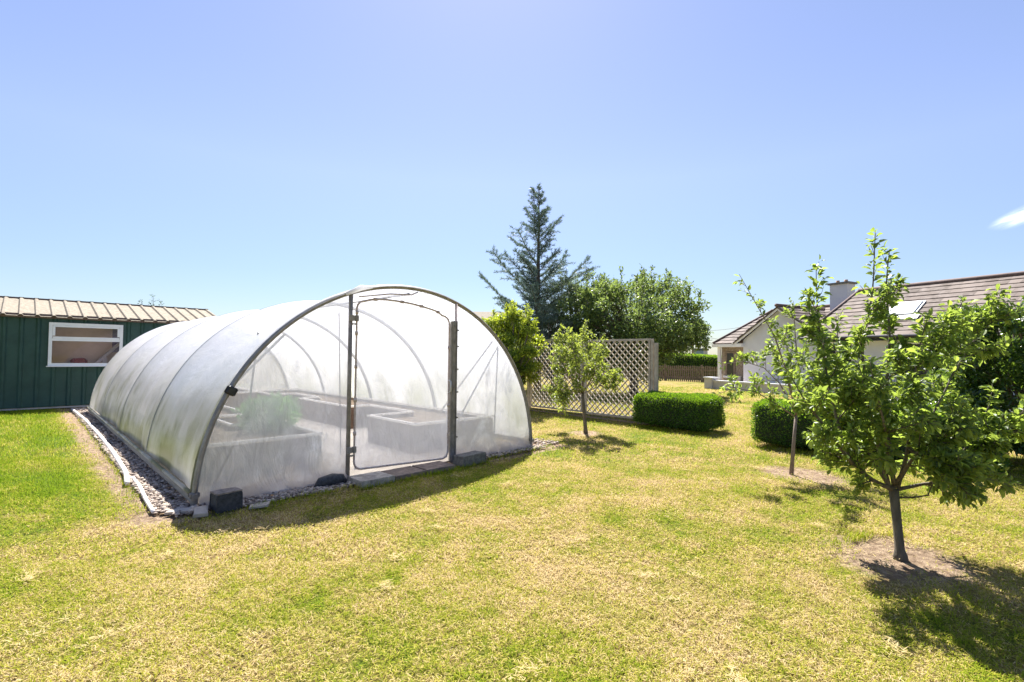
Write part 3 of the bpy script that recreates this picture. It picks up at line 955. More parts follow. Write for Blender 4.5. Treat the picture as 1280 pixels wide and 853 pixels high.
def door_path():
    pts = []
    c = 0.10
    # bottom left corner round to bottom right, up, over, down
    def arc(cx, cz, a0, a1, r=c, n=7):
        for k in range(n + 1):
            a = a0 + (a1 - a0) * k / n
            pts.append(Vector((cx + r * math.cos(a), -0.03, cz + r * math.sin(a))))
    arc(DL + c, dz0(DL) + c, math.pi, 1.5 * math.pi)
    arc(DR - c, dz0(DR) + c, 1.5 * math.pi, 2 * math.pi)
    arc(DR - c - .02, DT(DR) - 0.16, 0, .5 * math.pi, c + .02)
    for k in range(1, 12):
        u = DR - c - .02 + (DL + c - DR + c + .02) * k / 12
        pts.append(Vector((u, -0.03, DT(u) - 0.045)))
    arc(DL + c, DT(DL) - 0.13, .5 * math.pi, math.pi)
    pts.append(pts[0].copy())
    return pts


dp = door_path()
mb = MB(); mb.tube(dp, 0.0125, 8, cap=False)
door = mb.build('door', M['rust'], tun, True)
# spring clips along the door tube
for (u, z) in [(-0.5, DT(-.5) - .045), (-.12, DT(-.12) - .045), (.18, DT(.18) - .045), (.45, DT(.45) - .05)]:
    mb = MB(); mb.tube([(u - .022, -.032, z), (u + .022, -.032, z)], 0.020, 8); mb.build('clip', M['rust'], door, True)
for u_, zs in ((DL, (0.55, 0.95, 1.35, 1.75, 2.0)), (DR, (.4, .8, 1.6))):
    for z in zs:
        mb = MB(); mb.tube([(u_, -.032, z - .022), (u_, -.032, z + .022)], 0.020, 8); mb.build('clip', M['rust'], door, True)
e = end_panel('sheet', DL, DR, -0.028, M['film_door'], zb=dz0, skirt=False, seed=14.0, zfun=lambda u: DT(u) - 0.045 - (0.0 if abs(u + .05) < .55 else 0.02))
e.parent = door
mb = MB(); mb.tube([(DR - .015, -.06, 0.98), (DR - .015, -.10, 1.0), (DR - .015, -.10, 1.13), (DR - .015, -.06, 1.15)], 0.011, 8)
mb.build('handle', M['galv'], door, True)
for z in (0.36, 1.93):
    mb = MB()
    mb.tube([(PL, -.030, z - .035), (PL, -.030, z + .035)], 0.034, 10)
    mb.tube([(DL, -.032, z - .035), (DL, -.032, z + .035)], 0.026, 10)
    mb.box(((PL + DL) / 2, -.032, z), (.05, .022, .03)); mb.box(((PL + DL) / 2, -.032, z - .07), (.05, .018, .02))
    mb.build('hinge', M['galv_dark'], door, False)
# posts
mb = MB(); mb.tube([(PL, -.005, -.02), (PL, -.005, zarch(PL, 1) - .005)], 0.025, 12); mb.build('post', M['galv_dark'], tun, True)
mb = MB(); mb.tube([(PR + .03, -.012, -.02), (PR + .03, -.012, zarch(PR, 1) - .005)], 0.020, 12)
post = mb.build('post', M['rust'], tun, True)
mb = MB(); mb.box((PR - .005, -.022, 0.98), (0.085, 0.055, 2.0), bev=.008); mb.build('door_jamb', M['galv_dark'], tun, False)
mb = MB(); mb.box((PR - .062, -.026, 1.0), (0.022, 0.03, 1.95)); mb.box((PR + .018, -.053, 1.0), (.012, .008, 1.9))
for z in (.35, .62, .98, 1.3, 1.62, 1.85):
    mb.tube([(PR + .03, -.05, z), (PR + .03, -.072, z)], .012, 6); mb.tube([(PR - .02, -.05, z + .06), (PR - .02, -.068, z + .06)], .009, 6)
mb.build('jamb_strip', M['galv_dark'], post, False)
# feet, clamps, ridge and base rails
for sx in (-1, 1):
    mb = MB()
    mb.tube([(sx * HX * .998, 0.0, -.05), (sx * HX * .998, 0, .09)], 0.034, 10)
    mb.tube([(sx * HX * 1.0, -.055, .115), (sx * HX * 1.0, .055, .125)], 0.030, 8); mb.box((sx * HX, 0, .125), (.09, .07, .05), bev=.01)
    mb.build('foot', M['galv_dark'], tun, False)
    mb = MB(); mb.box((sx * (HX + .012), HL / 2 + .03, .095), (0.030, HL, 0.10), bev=.006)
    mb.build('base_rail', M['rail'], tun, False)
    mb = MB(); mb.tube([(sx * (HX + .030), .03, .150), (sx * (HX + .030), HL, .150)], 0.020, 8); mb.build('film_roll', M['film'], tun, True)
mb = MB(); mb.tube([(0, 0, HX * .965), (0, HL, HX * .965)], .017, 8); mb.build('ridge_tube', M['galv'], tun, True)
a_ = math.radians(152)
q = ell(a_, -.02, 1.0)
mb = MB(); mb.box(q + Vector((.01, -.02, 0)), (.10, .07, .085), Matrix.Rotation(.5, 3, 'Y'), bev=.012); mb.build('clip', M['black'], tun, False)
# crop bars / diagonal braces inside
for sx, y0, y1 in ((1, 0.05, BAYS[1]), (-1, 0.05, BAYS[1])):
    mb = MB(); mb.tube([ell(math.pi / 2 - sx * math.radians(42), y0, .97), (sx * HX * .93, y1, .1)], .014, 8); mb.build('brace', M['galv'], tun, True)
mb = MB(); mb.tube([(1.67, .06, 1.62), (1.62, .08, .05)], .011, 8); mb.build('brace', M['galv'], tun, True)
mb = MB(); mb.tube([(1.66, .05, 1.64), (.86, .10, .45)], .013, 8); mb.build('brace', M['galv'], tun, True)
mb = MB(); mb.tube([(-1.55, .9, 1.75), (-1.2, 2.4, .5)], .013, 8); mb.build('brace', M['galv'], tun, True)
mb = MB(); mb.tube([(-.93, .05, 2.0), (-.87, .06, .30)], .006, 6); mb.build('tie_cord', M['galv_dark'], tun, True)
# tape repair, loose flap of film over the hoop left of the ridge
mb = MB(); mb.tube([ell(math.radians(112), -.035, 1.0), ell(math.radians(107), -.045, 1.012), ell(math.radians(103), -.035, 1.005)], [.02, .035, .016], 8)
mb.build('film_knot', M['film'], tun, True)
mb = MB(); mb.tube([(-.72, -.03, 2.19), (-.3, -.035, 2.265), (.02, -.034, 2.285), (.12, -.03, 2.33)], .009, 6); mb.build('spring_rod', M['rust'], tun, True)


# ------------------------------------------------------------------ raised beds in the tunnel (low timber combs)
def bed(label, loops, z, rimw=0.05):
    """loops: outline of the soil-filled comb, counter-clockwise"""
    cx_ = sum(p_[0] for p_ in loops) / len(loops); cy_ = sum(p_[1] for p_ in loops) / len(loops)
    t = thing('raised_bed', label, 'raised bed', (cx_, cy_, 0))
    bd = MB(); rm = MB()
    n = len(loops)
    for i in range(n):
        a = Vector((*loops[i], 0)); b = Vector((*loops[(i + 1) % n], 0))
        d = (b - a).normalized(); nn = Vector((d.y, -d.x, 0))
        L_ = (b - a).length
        ang = math.atan2(d.y, d.x)
        hb = (z - .02) / 3
        for c_ in range(3):
            bd.box((a + b) / 2 + Vector((0, 0, hb * (c_ + .5))) + nn * random.uniform(-.004, .004), (L_ - .002 - .001 * c_, 0.036, hb - .008), ang)
        k_ = 0
        while k_ * .9 < L_ - .1:
            bd.box(a + d * (.06 + k_ * .9) - nn * .045 + Vector((0, 0, z / 2 - .02)), (.06, .05, z - .05), ang); k_ += 1
        rm.box((a + b) / 2 + Vector((0, 0, z + .008)), (L_ + rimw * .98, rimw, 0.030), ang)
    bd.build('boards', M['bed_board'], t); rm.build('rim', M['bed_rim'], t)
    so = MB(); so.add([(x, y, z - .07) for x, y in loops], [tuple(range(n))]); so.build('soil', M['soil'], t)
    return t


bed('comb-shaped dark raised bed with pale rim along the right side of the polytunnel',
    [(0.62, 0.72), (2.18, 0.72), (2.18, 9.2), (0.95, 9.2), (0.95, 7.6), (1.50, 7.6), (1.50, 6.1), (1.05, 6.1), (1.05, 3.72), (1.50, 3.72), (1.50, 2.12), (0.62, 2.12)], 0.45)
bed('comb-shaped dark raised bed holding a bushy plant along the left side of the polytunnel',
    [(-2.1, 0.78), (-0.80, 0.78), (-0.80, 2.3), (-1.42, 2.3), (-1.42, 3.6), (-0.78, 3.6), (-0.78, 5.3), (-1.42, 5.3), (-1.42, 6.6), (-0.80, 6.6), (-0.80, 8.8), (-2.1, 8.8)], 0.45)
bed('plain raised bed across the far end of the polytunnel between the two comb-shaped ones', [(-0.35, 7.4), (0.55, 7.4), (0.55, 9.4), (-0.35, 9.4)], 0.55)
pl = thing('bed_plant', 'bushy bright green vegetable plant growing in the left raised bed', 'plant', (-1.02, 1.75, .40))
foliage_shell('leaves', pl, M['bed_leaf'], [((-1.05, 1.75, .66), (.30, .32, .24)), ((-.90, 2.0, .62), (.26, .26, .22)), ((-1.2, 1.95, .62), (.26, .26, .22))], 2000, .085, LEAF_SIMPLE, .35)
mb = MB()
for k in range(7):
    a = k * .9
    mb.tube([(-1.02 + .05 * math.cos(a), 1.8 + .05 * math.sin(a), .38), (-1.02 + .2 * math.cos(a), 1.8 + .2 * math.sin(a), .75)], [.010, .005], 5)
mb.build('stems', M['twig'], pl)


# ------------------------------------------------------------------ bits at the tunnel's foot
def curve(pts, k=6):
    P_ = [Vector(p_) for p_ in pts]; out = []
    for i in range(len(P_) - 1):
        p0 = P_[max(i - 1, 0)]; p1 = P_[i]; p2 = P_[i + 1]; p3 = P_[min(i + 2, len(P_) - 1)]
        for q in range(k):
            s_ = q / k
            out.append(0.5 * ((2 * p1) + (p2 - p0) * s_ + (2 * p0 - 5 * p1 + 4 * p2 - p3) * s_ ** 2 + (3 * p1 - p0 - 3 * p2 + p3) * s_ ** 3))
    return out + [P_[-1]]


def lone(mb, name, mat, label, cat, smooth=False, group=None):
    o = mb.build(name, mat, None, smooth); recentre(o)
    return tag(o, label, cat, group)


mb = MB(); mb.tube(curve([(-2.64, 11.1, .03), (-2.585, 8.3, .03), (-2.585, 5.5, .03), (-2.60, 4.0, .03), (-2.635, 2.67, .03), (-2.66, 2.0, .03), (-2.72, 1.40, .03)]), .027, 10)
lone(mb, 'pipe', M['pipe'], 'longer thicker white plastic pipe lying along the pebble strip from the shed', 'pipe', True)
mb = MB(); mb.tube(curve([(-2.63, 1.72, .022), (-2.635, 1.2, .022), (-2.67, .6, .022), (-2.69, .04, .022)]), .018, 10)
lone(mb, 'pipe', M['pipe'], 'shorter thinner white pipe ending by the front left corner of the tunnel', 'pipe', True)
t = thing('block', 'tall black-faced block with a worn top standing by the tunnel front left corner', 'block', (-2.17, -.28, 0))
mb = MB(); mb.box((-2.17, -.27, .085), (.235, .17, .17), .12, bev=.008, jit=.003); mb.build('body', M['bitumen'], t)
mb = MB(); mb.box((-2.17, -.27, .178), (.225, .16, .012), .12, jit=.002); mb.build('top', M['block_top'], t)
mb = MB(); mb.box((-2.385, -.30, .035), (.12, .19, .035), Matrix.Rotation(-.25, 3, 'Z') @ Matrix.Rotation(.10, 3, 'X'), bev=.005)
lone(mb, 'tile_offcut', M['offcut'], 'brown oblong tile leaning at the left side of the black-faced block', 'tile')
mb = MB(); mb.add([(-2.63, -.10, .012), (-2.40, -.22, .012), (-2.33, -.12, .014), (-2.52, -.03, .012), (-2.63, -.10, .035), (-2.40, -.22, .035), (-2.33, -.12, .037), (-2.52, -.03, .035)],
       [(3, 2, 1, 0), (4, 5, 6, 7), (0, 1, 5, 4), (1, 2, 6, 5), (2, 3, 7, 6), (3, 0, 4, 7)])
lone(mb, 'tile_offcut', M['offcut'], 'pale pointed tile piece lying outside the tunnel front left foot', 'tile')
mb = MB(); mb.add([(-2.02, -.44, .010), (-1.86, -.47, .010), (-1.80, -.36, .012), (-1.98, -.36, .012), (-2.02, -.44, .03), (-1.86, -.47, .03), (-1.80, -.36, .032), (-1.98, -.36, .032)],
       [(3, 2, 1, 0), (4, 5, 6, 7), (0, 1, 5, 4), (1, 2, 6, 5), (2, 3, 7, 6), (3, 0, 4, 7)])
lone(mb, 'tile_offcut', M['offcut'], 'pale flat tile piece on the grass edge right of the black-faced block', 'tile')
mb = MB(); mb.tube([(-1.25, -.14, .02), (-1.20, -.14, .06), (-1.05, -.13, .075), (-.95, -.13, .07), (-.90, -.13, .02)], [.03, .06, .07, .06, .03], 10)
for i_, v in enumerate(mb.v):
    n_ = noise.noise((v[0] * 14, v[1] * 14, v[2] * 14)) * .014
    mb.v[i_] = (v[0], v[1] + n_, max(.005, v[2] + n_))
lone(mb, 'rubble_bag', M['bitumen'], 'crumpled black bag tucked under the film left of the door', 'bag', True)
for (u, w, z, mname, lab) in ((-.66, .44, .075, 'slab_grey', 'lichen-speckled paving slab, leftmost of the row below the door'),
                              (-.20, .46, .058, 'slab_dark', 'brown paving slab in the middle of the row below the door'),
                              (.27, .46, .055, 'slab_dark', 'brown paving slab at the right end of the row below the door')):
    mb = MB(); mb.box((u, -.26 + (.02 if u > 0 else 0) - (.03 if u < -.5 else 0), z / 2 + .004), (w - .012, .36, z), random.uniform(-.02, .02), bev=.008, jit=.003)
    lone(mb, 'paving_slab', M[mname], lab, 'paving slab', False, 'paving slabs below the tunnel door')
mb = MB(); mb.box((.83, -.30, .075), (.44, .215, .14), .10, bev=.008, jit=.003)
lone(mb, 'concrete_block', M['concrete'], 'dark grey concrete block lying at the right door post of the tunnel', 'block')

# ================================================================== SHED
shed = thing('shed', 'long dark green metal-clad shed with a beige ribbed roof behind the polytunnel', 'shed', (-5, 14.6, 0))
SV = 12.17


def ribbed(mb, u0, u1, z0f, z1f, y, pitch, depth, ys=1, ph=0.0):
    """box profile sheet in the u direction; z0f/z1f may be numbers"""
    us = []
    k0 = math.floor((u0 - ph) / pitch)
    k = k0
    while ph + k * pitch < u1 + pitch:
        b = ph + k * pitch
        for du, dd in ((0.0, 0), (.035, depth), (.075, depth), (.11, 0)):
            us.append((b + du, dd))
        k += 1
    def prof(u):
        for (a, da), (b, db) in zip(us[:-1], us[1:]):
            if a <= u <= b:
                return da + (db - da) * (u - a) / (b - a + 1e-9)
        return 0
    pts = [(u0, prof(u0))] + [(u, d) for u, d in us if u0 < u < u1] + [(u1, prof(u1))]
    V = []; F = []
    for u, d in pts:
        V.append((u, y - d * ys, z0f)); V.append((u, y - d * ys, z1f))
    for i in range(len(pts) - 1):
        F.append((2 * i, 2 * i + 2, 2 * i + 3, 2 * i + 1))
    mb.add(V, F)


WU0, WU1, WZ0, WZ1 = -3.10, -1.57, 1.11, 2.25
mb = MB()
ribbed(mb, -13, WU0, .05, 2.46, SV, .31, .035, ph=.06)
ribbed(mb, WU0, WU1, .05, WZ0, SV, .31, .035, ph=.06)
ribbed(mb, WU0, WU1, WZ1, 2.46, SV, .31, .035, ph=.06)
ribbed(mb, WU1, .9, .05, 2.46, SV, .31, .035, ph=.06)
mb.box((.87, 14.6, 1.25), (.05, 4.8, 2.4)); mb.box((-13, 14.6, 1.25), (.05, 4.8, 2.4))
mb.box((-9, 17.0, 1.25), (8, .05, 2.4))  # rear wall out of view, left partly open to let light in
wall = mb.build('wall', M['green_steel'], shed)


def shed_roof(y0, z0, y1, z1, pitch, name, ph, th=.012):
    us = []
    u = -13.3
    while u < 1.02:
        for du, dd in ((0, 0), (.03, .04), (.08, .04), (.11, 0)):
            us.append((u + du, dd))
        u += pitch
    V = []; F = []
    for uu, d in us:
        V += [(uu, y0, z0 + d), (uu, y1, z1 + d), (uu, y0, z0 + d - th), (uu, y1, z1 + d - th)]
    for i in range(len(us) - 1):
        a = 4 * i; b = a + 4
        F += [(a, b, b + 1, a + 1), (a + 2, a + 3, b + 3, b + 2), (a, a + 2, b + 2, b), (a + 1, b + 1, b + 3, a + 3)]
    m_ = MB(); m_.add(V, F)
    return m_.build(name, M['roof_sheet'], shed)


roof = shed_roof(11.97, 2.385, 14.52, 3.0, .31, 'roof', 0)
mb = MB()
k = 0; u = -13.3
while u < 1.02:
    mb.box((u + .055, 14.50, 3.03), (.10, .09, .025)); u += .31
mb.box((-6.12, 14.56, 3.015), (14.4, .12, .05))
mb.build('ridge_cap', M['tile_ridge'], roof)
# rear slope: out of view, its clear half added to brighten the inside
mb = MB(); mb.slab([(-13.3, 14.6, 2.99), (-13.3, 17.3, 2.36), (-6.0, 17.3, 2.36), (-6.0, 14.6, 2.99)][::-1], .02); mb.build('rear_roof', M['roof_sheet'], shed)
mb = MB(); mb.slab([(-6.0, 14.6, 2.99), (-6.0, 17.3, 2.36), (1.0, 17.3, 2.36), (1.0, 14.6, 2.99)][::-1], .02); mb.build('roof_glazing', M['glass'], shed)
mb = MB(); mb.box((-6.12, 12.06, 2.395), (14.2, .03, .10)); mb.build('eaves_flashing', M['tile_ridge'], shed)
# window
wm = MB()
yw = SV - .052
wu, wz = (WU0 + WU1) / 2, (WZ0 + WZ1) / 2
wW, wH = WU1 - WU0, WZ1 - WZ0
wm.box((wu, yw, WZ1 - .035), (wW, .08, .07)); wm.box((wu, yw, WZ0 + .035), (wW, .08, .07))
wm.box((WU0 + .035, yw, wz), (.07, .078, wH - .14)); wm.box((WU1 - .035, yw, wz), (.07, .078, wH - .14))
TZ = WZ0 + .62 * wH * .98
wm.box((wu, yw, TZ), (wW - .14, .076, .07))
win = wm.build('window', M['upvc'], shed)
mb = MB()
mb.box((wu, yw - .02, WZ1 - .095), (wW - .16, .05, .045)); mb.box((wu, yw - .02, TZ + .056), (wW - .16, .05, .045))
mb.box((WU0 + .098, yw - .02, (TZ + WZ1) / 2), (.05, .049, WZ1 - TZ - .2)); mb.box((WU1 - .098, yw - .02, (TZ + WZ1) / 2), (.05, .049, WZ1 - TZ - .2))
mb.build('sash', M['upvc'], win)
mb = MB(); mb.box((wu, yw + .012, (TZ + WZ1) / 2), (wW - .1, .006, WZ1 - TZ - .06)); mb.build('pane', M['glass'], win)
mb = MB(); mb.box((wu, yw + .016, (TZ + WZ0) / 2), (wW - .1, .006, TZ - WZ0 - .06)); mb.build('pane', M['glass'], win)
mb = MB(); mb.box((wu, yw - .03, WZ0 - .012), (wW + .06, .12, .024)); mb.build('sill', M['upvc'], win)
# things inside the shed that show through the glass
it = thing('workbench', 'cluttered bench seen through the shed window', 'workbench', (-2.2, 12.8, 0))
mb = MB(); mb.box((-1.9, 12.56, 1.05), (3.6, .50, .06)); 
for du in (-1.7, 1.7):
    mb.box((-1.9 + du, 12.45, .51), (.08, .08, 1.02)); mb.box((-1.9 + du, 12.76, .51), (.08, .08, 1.02))
mb.build('bench_top', M['bed_board'], it)
bb = MB(); bb.box((-2.2, 12.86, 1.25), (4.4, .03, 2.2))
lone(bb, 'partition', M['beige_board'], 'beige boarded partition inside the shed, seen through the window', 'partition')
bb = MB(); bb.box((-1.42, 12.80, 1.85), (.62, .05, .75), bev=.01)
lone(bb, 'cloth', M['purple'], 'dark purple cloth hanging behind the right of the shed window', 'cloth')
bb = MB(); bb.box((-2.45, 12.70, 1.20), (.34, .2, .22), .3, bev=.05)
for i_, v in enumerate(bb.v):
    bb.v[i_] = (v[0] + .03 * noise.noise((v[0] * 9, v[1] * 9, v[2] * 9)), v[1], v[2] - .06 * abs(v[0] + 2.45))
lone(bb, 'bag', M['red'], 'red cloth bag on the bench inside the shed window', 'bag')
bb = MB(); bb.beam((-2.15, 12.55, 1.10), (-1.55, 12.80, 1.75), .05, .07)
lone(bb, 'plank', M['white_obj'], 'pale plank leaning across the inside of the shed window', 'plank')
bb = MB(); bb.tube([(-1.9, 12.62, 1.08), (-1.9, 12.62, 1.30), (-1.9, 12.62, 1.36), (-1.9, 12.62, 1.40)], [.055, .055, .02, .02], 10)
lone(bb, 'bottle', M['white_obj'], 'white bottle standing on the bench inside the shed window', 'bottle', True)
bb = MB(); bb.box((-2.9, 12.7, 1.13), (.35, .3, .10), .2)
lone(bb, 'box', M['white_obj'], 'pale box on the bench at the left end of the shed window', 'box')

# sapling top beyond the shed roof
bs = at(195, 440, 24.0); bs.z = 0
t = thing('young_tree', 'leafy twigs of a young tree standing behind the shed roof', 'tree', bs)
tr = Tree(21, .12, .06, .10, .16, .55)
tr.wood.tube([bs, bs + Vector((.05, 0, 2.2))], [.05, .03], 7)
for (x, y) in ((195, 366), (170, 377), (216, 377), (186, 378), (205, 382)):
    tgt = at(x, y, 24.0); base = bs + Vector((0, 0, 2.0))
    tr.shoot(base, tgt - base, (tgt - base).length * .97, .02, 1, 4, .25, .8, 1.0, .004, .45)
tr.finish(t, M['cedar'], M['bark_dark'], M['bark_dark'], LEAF_SIMPLE)

# ================================================================== TRELLIS
tre = thing('trellis', 'weathered diamond trellis screen of two panels between posts behind the young apple tree', 'trellis fence', (6.6, 2.1, 0))
TU = 6.6


def panel(v0, v1, z0, z1):
    fr = MB()
    fr.box((TU, (v0 + v1) / 2, z1 - .02), (.05, v1 - v0, .045)); fr.box((TU, (v0 + v1) / 2, z0 + .02), (.05, v1 - v0, .045))
    fr.box((TU, v0 + .022, (z0 + z1) / 2), (.048, .044, z1 - z0 - .09)); fr.box((TU, v1 - .022, (z0 + z1) / 2), (.048, .044, z1 - z0 - .09))
    f = fr.build('panel_frame', M['trellis'], tre)
    sl = MB()
    W_ = v1 - v0 - .06; H_ = z1 - z0 - .06
    step = 0.158
    for sgn in (1, -1):
        k = -int(H_ / step) - 1
        while k * step < W_ + H_:
            # line: v = c + sgn*z clipped to the rectangle
            c = k * step
            pts = []
            z_lo = max(0.0, (0 - c) if sgn > 0 else (c - W_)); z_hi = min(H_, (W_ - c) if sgn > 0 else c)
            if z_hi - z_lo > .05:
                a = (TU + .012 * sgn, v0 + .03 + c + sgn * z_lo, z0 + .03 + z_lo); b = (TU + .012 * sgn, v0 + .03 + c + sgn * z_hi, z0 + .03 + z_hi)
                sl.beam(a, b, .016, .042, .5, (1, 0, 0))
            k += 1
    sl.build('lattice', M['trellis'], f)


panel(0.22, 2.06, .06, 1.92)
panel(2.14, 3.97, .08, 1.95)
for v, h, w in ((4.03, 1.98, .09), (2.10, 1.9, .07), (.09, 1.82, .08), (.175, 1.92, .06)):
    mb = MB(); mb.box((TU + (.02 if v != .175 else 0), v, h / 2 - .05), (w, w if v != .175 else .06, h + .1), bev=.006)
    mb.build('post', M['trellis'], tre)
mb = MB(); mb.box((TU, 2.1, .0), (.04, 3.7, .10)); mb.build('gravel_board', M['picket'], tre)


# ================================================================== HEDGES
def box_hedge(label, cx, cy, sx, sy, h, n, leaf, mat, round_=.22, rot=0.0, name='box_hedge', cat='hedge', group=None, htilt=0.0):
    t = thing(name, label, cat, (cx, cy, 0), group)
    # superellipsoid surface samples
    m = n
    out = []; nor = []
    Cz = h / 2
    a, b, c = sx / 2, sy / 2, h / 2
    f = RNG.random(m)
    A = np.array([sy * h, sy * h, sx * h, sx * h, sx * sy * 1.3]); A = np.cumsum(A / A.sum())
    face = np.searchsorted(A, f)
    u = RNG.random(m) * 2 - 1; v = RNG.random(m) * 2 - 1
    P = np.zeros((m, 3)); 
    for k in range(5):
        q = face == k
        if k < 2:
            s = 1 if k == 0 else -1
            P[q] = np.stack([np.full(q.sum(), s), u[q], v[q]], 1)
        elif k < 4:
            s = 1 if k == 2 else -1
            P[q] = np.stack([u[q], np.full(q.sum(), s), v[q]], 1)
        else:
            P[q] = np.stack([u[q], v[q], np.ones(q.sum())], 1)
    def shape(P):
        S_ = np.array([a, b, c])
        Q = P * S_
        r = min(round_, a, b, c)
        inner = np.clip(Q, -(S_ - r), S_ - r)
        d = Q - inner
        ln = np.linalg.norm(d, axis=1)[:, None] + 1e-9
        nn = d / ln
        Q = inner + nn * r
        lum = np.array([noise.noise((q[0] * 2.2 + cx, q[1] * 2.2, q[2] * 2.2)) + .6 * noise.noise((q[0] * 6 + cx, q[1] * 6, q[2] * 6)) for q in Q])
        return Q, nn, lum
    Q, nn, lum = shape(P)
    dep = -.06 * RNG.random(m) ** 1.4 + .045 * lum + np.where(RNG.random(m) < .03, .05 * RNG.random(m), 0)
    Q = Q + nn * dep[:, None]
    D = nn * .7 + unit(m) * .8 + np.array([0, 0, .35])
    Nn = nn + unit(m) * .7
    L = leaf * (.6 + .8 * RNG.random(m))
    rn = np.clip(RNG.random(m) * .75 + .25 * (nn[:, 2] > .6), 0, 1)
    cr, sr = math.cos(rot), math.sin(rot)

    def R3(W):
        return np.stack([W[:, 0] * cr - W[:, 1] * sr, W[:, 0] * sr + W[:, 1] * cr, W[:, 2]], 1)
    off = np.array([cx, cy, Cz + .01])
    Qw = R3(Q) + off
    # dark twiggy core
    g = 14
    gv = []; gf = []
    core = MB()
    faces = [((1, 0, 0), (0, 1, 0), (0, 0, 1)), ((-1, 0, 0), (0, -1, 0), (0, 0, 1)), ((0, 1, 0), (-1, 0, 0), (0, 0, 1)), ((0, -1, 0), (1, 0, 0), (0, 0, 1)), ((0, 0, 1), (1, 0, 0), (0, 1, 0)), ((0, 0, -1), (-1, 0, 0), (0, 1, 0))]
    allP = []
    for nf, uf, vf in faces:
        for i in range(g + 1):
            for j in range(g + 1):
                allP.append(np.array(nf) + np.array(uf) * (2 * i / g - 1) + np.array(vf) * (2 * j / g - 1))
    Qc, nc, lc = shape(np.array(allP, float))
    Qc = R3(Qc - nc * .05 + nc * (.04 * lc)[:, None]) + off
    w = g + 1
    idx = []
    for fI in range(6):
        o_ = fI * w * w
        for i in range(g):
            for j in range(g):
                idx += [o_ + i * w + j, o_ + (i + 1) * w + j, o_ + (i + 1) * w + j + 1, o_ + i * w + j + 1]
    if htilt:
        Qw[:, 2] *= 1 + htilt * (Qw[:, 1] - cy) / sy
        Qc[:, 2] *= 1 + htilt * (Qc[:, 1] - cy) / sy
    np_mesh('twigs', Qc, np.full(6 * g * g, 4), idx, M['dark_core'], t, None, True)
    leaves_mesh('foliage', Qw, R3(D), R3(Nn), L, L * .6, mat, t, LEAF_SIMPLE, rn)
    return t


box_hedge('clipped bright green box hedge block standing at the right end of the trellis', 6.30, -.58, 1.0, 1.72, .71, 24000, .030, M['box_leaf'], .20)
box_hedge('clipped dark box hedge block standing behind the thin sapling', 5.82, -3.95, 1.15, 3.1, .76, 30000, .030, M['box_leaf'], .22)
# long clipped hedge beyond the picket fence
box_hedge('long clipped field hedge with a bright top beyond the picket fence', 29.8, 11.6, 1.6, 11.5, 1.74, 30000, .09, M['hedge_far'], .25, name='field_hedge', htilt=.30)

# ================================================================== BIG TREES
# blue cedar
cb = at(672, 440, 22.0); cb.z = 0
t = thing('cedar', 'tall blue-green conical cedar with layered sparse branches, tallest tree in the garden', 'tree', cb)
rng = random.Random(5)
H_ = 9.15
tw = MB(); tw.tube([cb + Vector((.06 * noise.noise((k, 1, 1)), .06 * noise.noise((k, 5, 1)), H_ * k / 12)) for k in range(13)], [.15 * (1 - k / 12.4) + .012 for k in range(13)], 8)
tw.build('trunk', M['bark_dark'], t, True)
br = MB(); NP = []; ND = []


def needles(p_, ax, n, ln):
    for _ in range(n):
        v = Vector((rng.gauss(0, 1), rng.gauss(0, 1), rng.gauss(0, 1))).normalized()
        NP.append(p_ + v * .02); ND.append((v * .9 + ax * .7 + Vector((0, 0, .25))).normalized() * ln)


z = .7; az = 0.0
while z < H_ - .2:
    fr = z / H_
    az += 2.4 + rng.uniform(-.7, .7)
    env = (1 - fr) ** 0.86 * 4.7 + .10
    ln = env * rng.choice((.5, .62, .75, .88, 1.0)) * rng.uniform(.9, 1.08)
    el_ = rad(24 + 20 * fr) + rng.uniform(-.18, .18)
    d = Vector((math.cos(az) * math.cos(el_), math.sin(az) * math.cos(el_), math.sin(el_)))
    p0 = cb + Vector((0, 0, z)); pts = [p0]; dd = d.copy(); ns = 9
    for k in range(ns):
        dd = (dd + Vector((rng.gauss(0, .07), rng.gauss(0, .07), .015 - .03 * (1 - fr) * (k / ns)))).normalized()
        pts.append(pts[-1] + dd * ln / ns)
    br.tube(pts, [.032 * (1 - fr) * (1 - k / (ns + 1)) + .008 for k in range(ns + 1)], 5)
    m = int(ln * 8) + 3
    for k in range(m):
        g = (.10 + .88 * (k + rng.random()) / m) * ns; i = min(int(g), ns - 1)
        q = pts[i].lerp(pts[i + 1], g - i); ax = (pts[i + 1] - pts[i]).normalized()
        side = ax.cross(Vector((0, 0, 1))).normalized() * (1 if k % 2 else -1)
        sl = (min(ln, 2.6) * .30 * (1 - .62 * g / ns) + .08) * rng.uniform(.4, 1.3)
        sd = (side * .8 + ax * .8 + Vector((0, 0, rng.uniform(-.45, .15)))).normalized()
        e_ = q + sd * sl + Vector((0, 0, -.08 * sl))
        br.tube([q, q.lerp(e_, .5) + Vector((0, 0, .03 * sl)), e_], [.007, .005, .003], 3, cap=False)
        c_ = max(3, int(sl / .065))
        for j in range(c_):
            needles(q.lerp(e_, (j + .6) / c_), sd, 8, .11)
    for j in range(max(3, int(ln / .09))):
        g = (.15 + .85 * j / max(3, int(ln / .09))) * ns; i = min(int(g), ns - 1)
        needles(pts[i].lerp(pts[i + 1], g - i), (pts[i + 1] - pts[i]).normalized(), 5, .10)
    z += .066 + .080 * fr
for j in range(14):
    needles(cb + Vector((0, 0, H_ - .75 + j * .06)), Vector((0, 0, 1)), 4, .09)
br.build('branches', M['bark_dark'], t)
NP = np.array([tuple(v) for v in NP]); ND = np.array([tuple(v) for v in ND])
